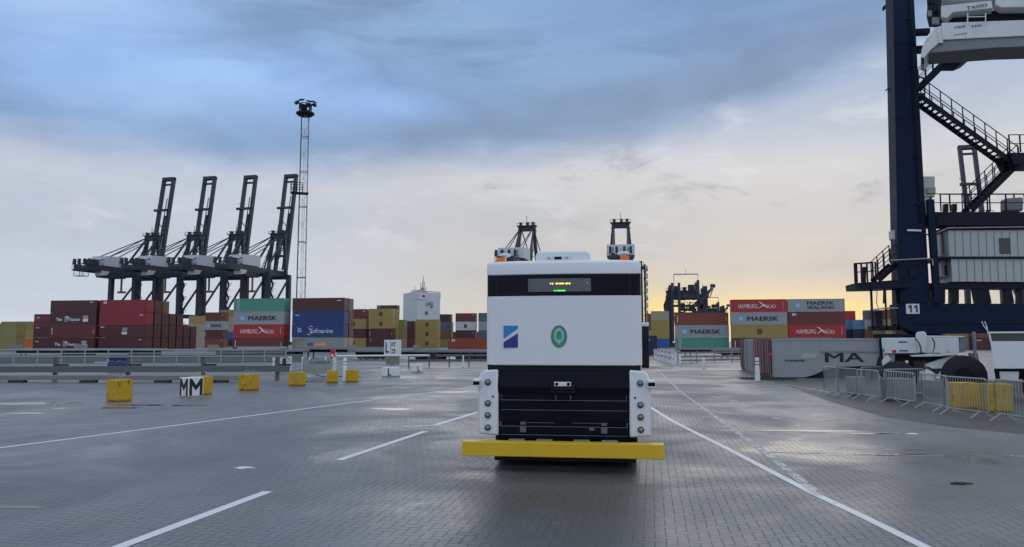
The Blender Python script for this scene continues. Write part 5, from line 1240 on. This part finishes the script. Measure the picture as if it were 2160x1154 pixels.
# balcony stair rising behind the leg
def stair(p, q, w=.8, name='stair', holes=False, steps=9):
    p = Vector(p); q = Vector(q); b = MB(); s_ = Vector((0, w, 0))
    for o_ in (Vector((0, 0, 0)), s_): b.bar(p + o_, q + o_, .06, .28)
    n = int((q - p).length / .3)
    for i in range(1, n): t = lerp(p, q, i / n); b.box(t.x - .11, t.x + .11, t.y + .031, t.y + w - .031, t.z - .02, t.z + .02)
    st_ = b.build(name, M_navyd, RT)
    for o_ in (Vector((0, -.02, .14)), s_ + Vector((0, .02, .14))):
        b = MB(); up_ = Vector((0, 0, 1.0)); b.tube([p + o_ + up_, q + o_ + up_], .026, 6); b.tube([p + o_ + up_ * .5, q + o_ + up_ * .5], .022, 6)
        for i in range(steps): t = lerp(p + o_, q + o_, i / (steps - 1)); b.bar(t, t + up_, .045)
        b.build('stair_rail', M_navyd, st_)
    return st_
stair(LQ(1853, 592, YG + .5), LQ(1892, 556, YG + .5), .8, steps=4)
stair(LQ(2050, 444, YG + .6), LQ(2148, 346, YG + .6), .85, steps=7)
stair(LQ(2150, 352, YG + .2), LQ(1938, 200, YG + .2), .85, steps=10)
stair(LQ(1938, 190, YG + 1.2), LQ(2016, 112, YG + 1.2), .85, steps=6)
quad_prism([(2128, 322), (2300, 322), (2300, 346), (2140, 346)], YG + .0, 1.9, 'landing', M_navyd)
railing(LQ(2130, 321, YG), LQ(2290, 321, YG), 1.0, 8)
quad_prism([(1925, 196), (1952, 196), (1952, 204), (1925, 204)], YG + .1, 2.0, 'landing', M_navyd)
railing(LQ(1936, 196, YG + .1), LQ(1936, 196, YG + .1) + Vector((0.4, 0, 0)), .9, 2)
quad_prism([(2008, 106), (2062, 106), (2052, 120), (2036, 127), (2010, 127)], YG + .6, 1.8, 'landing', M_navy)
quad_prism([(2050, 103), (2130, 103), (2130, 106), (2050, 106)], YG + .6, 1.0, 'walkway', M_navyd)
for y0, y1, x1 in ((59, 70, 1962), (95, 99, 1962), (103, 108, 1960)):
    quad_prism([(1921, y0 + 2), (x1, y0), (x1, y1 - 1), (1921, y1)], YG + .6, .5, 'tie_rod', M_navy)
b = MB(); b.tube([LQ(1925, 76, YG - .1), LQ(1930, 82, YG - .1), LQ(1930, 93, YG - .1), LQ(1926, 96, YG - .1)], .05, 6); b.build('lug', M_navyd, RT)
b = MB(); b.tube([LQ(1868, 192, YG), LQ(1871, 188, YG), LQ(1876, 188, YG + .3), LQ(1876, 194, YG + .3)], .03, 6); b.build('lug', M_navyd, RT)
quad_prism([(1864, 12), (1868, 10), (1868, 18), (1864, 18)], YG + .6, .3, 'lug', M_navyd)
# left ladder frame hanging below the balcony
for x0, x1 in ((1836, 1840), (1866, 1869), (1889, 1895)):
    quad_prism([(x0, 611), (x1, 611), (x1 + 4, 696), (x0 + 4, 696)], YG + .2, .14, 'frame_post', M_navyd)
quad_prism([(1840, 688), (1898, 686), (1898, 697), (1842, 697)], YG + .2, 1.0, 'frame_base', M_navyd)
quad_prism([(1842, 652), (1870, 648), (1898, 649), (1898, 651), (1868, 651), (1842, 655)], YG + .0, .7, 'rain_hood', M_railw)
quad_prism([(1846, 657), (1860, 655), (1862, 688), (1850, 690)], YG + .3, .5, 'seat_box', M_navyd)
b = MB(); b.tube([LQ(1850, 612, YG + .3), LQ(1849, 640, YG + .3), LQ(1853, 650, YG + .3)], .02, 6); b.build('cable', M_navyd, RT)
quad_prism([(1865, 612), (1868, 612), (1868, 640), (1864, 640)], YG + .4, .2, 'cable_tube', M_navyd)
b = MB(); b.tube([LQ(2071, 678, YG - .1), LQ(2075, 688, YG - .1), LQ(2083, 697, YG - .15), LQ(2084, 704, YG - .2)], .03, 6); b.tube([LQ(2077, 678, YG - .1), LQ(2081, 688, YG - .1), LQ(2083, 697, YG - .15)], .03, 6); b.build('cable_loop', M_letterw, RT)
# stored machinery on the upper deck
quad_prism([(2120, 418), (2160, 415), (2160, 445), (2120, 445)], YG + .7, .7, 'winch_drum', M_trailer, bevel=.12)
for x0 in (1992, 2010):
    quad_prism([(x0, 430), (x0 + 9, 430), (x0 + 9, 446), (x0, 446)], YG + .6, .3, 'cable_box', M_navyd)

# hoisted spreader hanging from the crane's trolley
YS = 38.5; FS = Facing(1942, YS)
def SQ(pix, dep, name, m, par, Y=YS, bevel=0.0):
    f_ = [FS.at(px, py, Y - YS) - Vector((gc0.x, gc0.y, 0)) for px, py in pix]; bk = [v + FS.dir * dep for v in f_]; mb = MB(); mb.loft([f_, bk]); return mb.build(name, m, par, bevel=bevel)
SP = empty('spreader', (gc0.x, gc0.y, 0), 0, 'white container spreader hanging high under the blue crane at the top right', 'spreader')
sw = SQ([(1986, 48), (2400, 34), (2400, 64), (1986, 84)], 2.3, 'lower_beam', M_whitew, SP, bevel=.03)
SQ([(1985, 12), (2092, 1), (2094, 17), (2010, 26), (1998, 38), (1985, 36)], 1.2, 'upper_beam', M_whitew, SP, bevel=.03)
SQ([(1984, -60), (2400, -60), (2400, -8), (1984, -2)], 1.6, 'head_block', M_whitew, SP, Y=YS + .5, bevel=.05)
SQ([(2100, -6), (2400, -22), (2400, 12), (2112, 16), (2100, 10)], 1.0, 'telescopic_beam', M_whitew, SP, bevel=.05)
SQ([(2000, 26), (2400, 10), (2400, 34), (2000, 47)], .8, 'inner_beam', M_navyd, SP, Y=YS + .8)
SQ([(1957, 92), (1986, 85), (2400, 65), (2400, 90), (2100, 101), (1960, 112)], 1.9, 'underframe', M_trailer, SP, Y=YS + .1, bevel=.05)
gp = SQ([(1972, 58), (1986, 54), (1986, 86), (1962, 106), (1949, 122), (1942, 121), (1944, 104), (1952, 84)], 2.2, 'corner_guide', M_whitew, SP, Y=YS - .05, bevel=.03)
SQ([(1943, 121), (1949, 121), (1949, 134), (1944, 134)], .15, 'twist_lock', M_navyd, SP)
SQ([(1978, 66), (1983, 66), (1990, 90), (1982, 90)], .1, 'hydraulic_link', M_whitew, SP, Y=YS - .12)
b = MB(); o0 = Vector((gc0.x, gc0.y, 0))
for i in range(6):
    x = 1960 + i * 4.5
    pp = [FS.at(x + random.uniform(-4, 4), y, .6) - o0 for y in (-30, -5, 15, 35, 56)]; b.tube(pp, random.uniform(.05, .11), 6)
b.build('hose_bundle', M_blackm, SP)
for i, (x, y, w_, h_) in enumerate(((1957, 22, 9, 12), (1970, 6, 8, 18), (1966, 36, 16, 14), (1958, -4, 7, 10))):
    SQ([(x, y), (x + w_, y), (x + w_, y + h_), (x, y + h_)], .3, 'valve_block', M_navyd if i % 2 else M_trailer, SP, Y=YS + .3, bevel=.02)
for x0, x1, y, hgt, s__ in ((2042, 2079, 14, 7, 'TXIIID'), (2014, 2034, 57, 5, 'TXIII'), (2049, 2068, 55, 5, 'TIIII'), (2014, 2038, 72, 2.4, 'IIIIIIIIII')):
    p_ = FS.at((x0 + x1) / 2, y, -.008) - o0; text(s__, M_letter, sw if y > 30 else SP, tuple(p_), (x1 - x0) * YS / FPX, hgt * YS / FPX, rz=FS.rz, bold=.01)
for px in (2041, 2079):
    b = MB(); b.tube([FS.at(px, 52, -.1) - o0, FS.at(px, 28, -.1) - o0], .03, 6); b.build('guard_rail', M_whitew, SP)
b = MB(); b.tube([FS.at(2041, 36, -.1) - o0, FS.at(2079, 35, -.1) - o0], .025, 6); b.build('guard_rail', M_whitew, SP)
for px in (2000, 2300):
    b = MB(); p_ = FS.at(px, -55, 1.2) - o0; b.tube([p_, p_ + Vector((0, 0, 9))], .04, 6); b.build('hoist_rope', M_blackm, SP)

# ------------------------------------------------------------------ crowd barriers
def barrier_parts(o, L=2.1, H=1.05):
    mb = MB(); r = .10
    pts = [(.04, 0, .17), (.04, 0, H - r), (.04 + r * .3, 0, H - r * .3), (.04 + r, 0, H), (L - .04 - r, 0, H), (L - .04 - r * .3, 0, H - r * .3), (L - .04, 0, H - r), (L - .04, 0, .17), (.04, 0, .17)]
    mb.tube(pts, .021, 8, caps=False); mb.build('frame', M_galv, o, smooth=True)
    mb = MB()
    for i in range(1, 17): x = .04 + (L - .08) * i / 17; mb.tube([(x, 0, .17), (x, 0, H)], .008, 5)
    mb.build('bars', M_galv, o)
    for x in (.30, L - .30):
        mb = MB(); mb.tube([(x, -.34, .0), (x, -.05, .17), (x, .05, .17), (x, .34, .0)], .017, 6); mb.build('foot', M_galv, o, smooth=True)
Yb = [16.0, 18.15, 20.25, 22.05, 23.9, 26.0, 27.5, 29.0, 30.3]
Xb = [12.9, 12.75, 12.6, 12.55, 12.6, 12.5, 12.45, 12.35, 12.35]
BLB = ['crowd barrier at the right edge of the frame', 'crowd barrier before the duller yellow block at the right', 'crowd barrier before the brighter yellow block', 'crowd barrier left of the yellow blocks', 'crowd barrier before the scuffed grey block', 'crowd barrier before the tall pale slab', 'crowd barrier second from the far end of the line', 'crowd barrier at the far end of the line']
proto = None
for i in range(8):
    p, q = Vector((Xb[i], Yb[i], 0)), Vector((Xb[i + 1], Yb[i + 1], 0)); d = q - p
    o = empty('crowd_barrier', p, math.atan2(d.y, d.x) + R_(random.uniform(-6, 6)), None)
    barrier_parts(o, max(1.35, d.length * .99)); tag(o, 'galvanised ' + BLB[i], 'barrier', 'galvanised crowd barriers in a line')
for i, (p, rz, lb) in enumerate((((13.3, 29.2, 0), R_(35), 'stray crowd barrier set askew behind the far end of the line'), ((13.2, 27.2, 0), R_(20), 'stray crowd barrier set askew behind the tall pale slab'))):
    o = empty('crowd_barrier', p, rz); barrier_parts(o, 2.0); tag(o, 'galvanised ' + lb, 'barrier', 'galvanised crowd barriers in a line')
M_slab = mat('pale_concrete_slab', (0.24, 0.25, 0.235), .85, var=.15, bump=.3, dirt=(.12, .11, .10), dirt_amt=.06)
M_scuff = mat('scuffed_block', (0.20, 0.195, 0.18), .85, var=.2, scale=2.5, bump=.4, dirt=(.42, .41, .39), dirt_amt=.02)
block(2032, 862, .74, .80, R_(-8), M_yblock, 'brighter yellow concrete block behind the crowd barriers', group='concrete blocks behind the barriers', loops=False, d=.5)
M_ydull = mat('dull_yellow_concrete', (0.40, 0.27, 0.03), .8, var=.18, scale=2, streak=.15, bump=.35, dirt=(.10, .085, .04), dirt_amt=.08)
block(2102, 869, .70, .82, R_(-10), M_ydull, 'duller yellow concrete block behind the crowd barriers at the right', group='concrete blocks behind the barriers', loops=False, d=.5)
block(1895, 846, .75, .78, R_(6), M_scuff, 'scuffed grey concrete block behind the crowd barriers', group='concrete blocks behind the barriers', loops=False)
block(1806, 834, .62, .72, R_(10), M_slab, 'tall pale concrete slab behind the far crowd barriers', group='concrete blocks behind the barriers', loops=False, d=.3)
# debris on the paving
for px, py, lb in ((2025, 1021, 'flat black scrap lying on the paving at the right'), (1925, 916, 'small pale scrap near the barrier feet'), (515, 988, 'crumpled pale sheet lying on the paving at the left')):
    q = G(px, py); mb = MB(); n = 15; w = .15
    top = [(w * (1.3 - .95 * random.random()) * math.cos(i * 6.283 / n), .5 * w * (1.1 - .85 * random.random()) * math.sin(i * 6.283 / n), .006 + .012 * random.random()) for i in range(n)]
    mb.loft([[(x, y, 0.0) for x, y, _ in top], top, [(x * .5, y * .5, z + .012) for x, y, z in top]])
    o = mb.build('litter_scrap', M_blackm if px == 2025 else M_wblock); o.location = (q.x, q.y, .001); tag(o, lb, 'litter')

# ------------------------------------------------------------------ white wheeled machine behind the barriers
YM = 30.0; FM = Facing(1859, YM)
m0 = on(1945, YM); MH = empty('towed_generator', (m0.x, m0.y, 0), 0, 'white wheeled machine with domed lug and two big black tyres behind the barriers', 'trailer')
def MQ(pix, dep, name, m, par=None, Y=YM, bevel=0.0):
    f_ = [FM.at(px, py, Y - YM) - Vector((m0.x, m0.y, 0)) for px, py in pix]; bk = [v + FM.dir * dep for v in f_]; mb = MB(); mb.loft([f_, bk]); return mb.build(name, m, par or MH, bevel=bevel)
bx = MQ([(1859, 713), (2022, 712), (2024, 744), (1862, 746)], 1.8, 'body', M_whitew, bevel=.03)
MQ([(1952, 708), (2036, 709), (2030, 712), (1952, 712)], 1.85, 'lid', M_whitew, bevel=.01)
MQ([(2022.5, 713), (2036, 711), (2038, 742), (2025, 744)], 1.7, 'end_panel', M_trailer, Y=YM + .1)
MQ([(1932, 704), (1936, 700), (1949, 699), (1954, 703), (1956, 716), (1952, 744), (1936, 744), (1932, 716)], .25, 'domed_lug', M_whitew, Y=YM - .15, bevel=.03)
for x0, x1, y0, y1, m in ((1895, 1913, 720, 723, M_bluest), (1897, 1915, 738.5, 741.5, M_bluest), (1882, 1890.5, 738, 744, M_red), (1861, 1866, 736, 743, CM['lightblue'])):
    MQ([(x0, y0), (x1, y0), (x1, y1), (x0, y1)], .01, 'sticker', m, bx, Y=YM - .012)
for pp in ([(1929, 713), (1938, 722), (1942, 733), (1943, 745)], [(1966, 713), (1971, 723), (1971, 733), (1967, 744)]):
    b = MB(); b.tube([FM.at(x, y, -.22) - m0 for x, y in pp], .022, 6); b.build('hose', M_black, MH)
MQ([(1862, 747), (1888, 747), (1886, 770), (1866, 770)], .8, 'strut', M_whitew, Y=YM + .4)
MQ([(1860, 762), (1872, 748), (1880, 758), (1862, 772)], .6, 'mudguard', M_whitew, Y=YM - .1)
MQ([(1918, 750), (1960, 746), (2025, 748), (1980, 752), (1925, 753)], 1.4, 'fender_plate', M_whitew, Y=YM - .1, bevel=.02)
MQ([(1953, 768), (2000, 752), (2026, 750), (2026, 762), (2000, 764), (1990, 778), (1953, 778)], 1.2, 'mudguard', M_whitew, Y=YM + .1, bevel=.03)
MQ([(1875, 748), (2060, 752), (2060, 764), (1875, 760)], .6, 'chassis', M_black, Y=YM + .9)
for px, r in ((1893, .64), (2030, .76)):
    p = FM.at(px, 720, -.1) - m0; p.z = r; b = MB(); b.tube([p - FM.dir * .05, p, p + FM.dir * .5, p + FM.dir * .55], [r * .86, r, r, r * .86], 30); tw = b.build('tyre', M_rubber, MH, smooth=True)
    b = MB(); b.cyl(p - FM.dir * .03, FM.dir, r * .42, .1, 18); b.build('rim', M_black, tw)
p = FM.at(1955, 790, 0) - m0; b = MB(); b.tube([(p.x, p.y, .55), (p.x + .02, p.y + .02, .85), (p.x + .1, p.y + .05, 1.05)], [.3, .28, .1], 14); b.build('tank', M_whitew, MH, smooth=True)
MQ([(2045, 745), (2062, 745), (2066, 764), (2048, 764)], .5, 'control_box', M_trailer, Y=YM + .3)
b = MB(); b.tube([FM.at(2054, 700, .3) - m0, FM.at(2056, 735, .3) - m0, FM.at(2058, 762, .2) - m0], .06, 8); b.build('exhaust', M_trailer, MH)
# white truck at the right edge
YV = 26.5; FV = Facing(2084, YV); v0 = on(2130, YV); VT = empty('works_truck', (v0.x, v0.y, 0), 0, 'white panelled works truck cut off by the right edge of the frame', 'truck')
def VQ(pix, dep, name, m, par=None, Y=YV, bevel=0.0):
    f_ = [FV.at(px, py, Y - YV) - Vector((v0.x, v0.y, 0)) for px, py in pix]; bk = [v + FV.dir * dep for v in f_]; mb = MB(); mb.loft([f_, bk]); return mb.build(name, m, par or VT, bevel=bevel)
VQ([(2089, 720), (2330, 720), (2330, 778), (2097, 778)], 1.9, 'side_panel', M_white, bevel=.02)
VQ([(2084, 700), (2330, 698), (2330, 703), (2086, 703.5)], 1.9, 'roof', M_white, bevel=.02)
VQ([(2085, 703.6), (2089, 703.6), (2092, 719.9), (2088, 719.9)], .1, 'window_post', M_white)
VQ([(2089, 704), (2330, 704), (2330, 719.8), (2092, 719.8)], .03, 'window', M_glass, Y=YV + .12)
VQ([(2089, 704), (2330, 704), (2330, 719.8), (2092, 719.8)], .03, 'rear_window', M_glass, Y=YV + 1.8)
VQ([(2083, 764), (2092, 763), (2098, 803), (2086, 800)], .08, 'grab_frame', M_whitew, Y=YV - .05)
VQ([(2097, 778.5), (2330, 778.5), (2330, 800), (2100, 800)], 1.2, 'chassis', M_black, Y=YV + .5)
VQ([(2108, 784), (2150, 784), (2148, 806), (2110, 802)], .5, 'tool_box', M_whitew, Y=YV + .1, bevel=.03)
for px in (2185, 2290):
    p = FV.at(px, 720, .3) - v0; p.z = .5; b = MB(); b.cyl(p, FV.dir, .5, .4, 24); b.build('wheel', M_rubber, VT)
# concrete plinth kerbs behind the barriers
kb = MB()
for i, (x0, x1, y) in enumerate(((1870, 2400, 33.0),)):
    p0, p1 = on(x0, y), on(x1, y); kb.bar(p0 + Vector((0, 0, .18)), p1 + Vector((0, 0, .18)), .5, .36)
tag(kb.build('concrete_kerb', M_beam2, bevel=.02), 'long low concrete kerb behind the white wheeled machine', 'kerb')
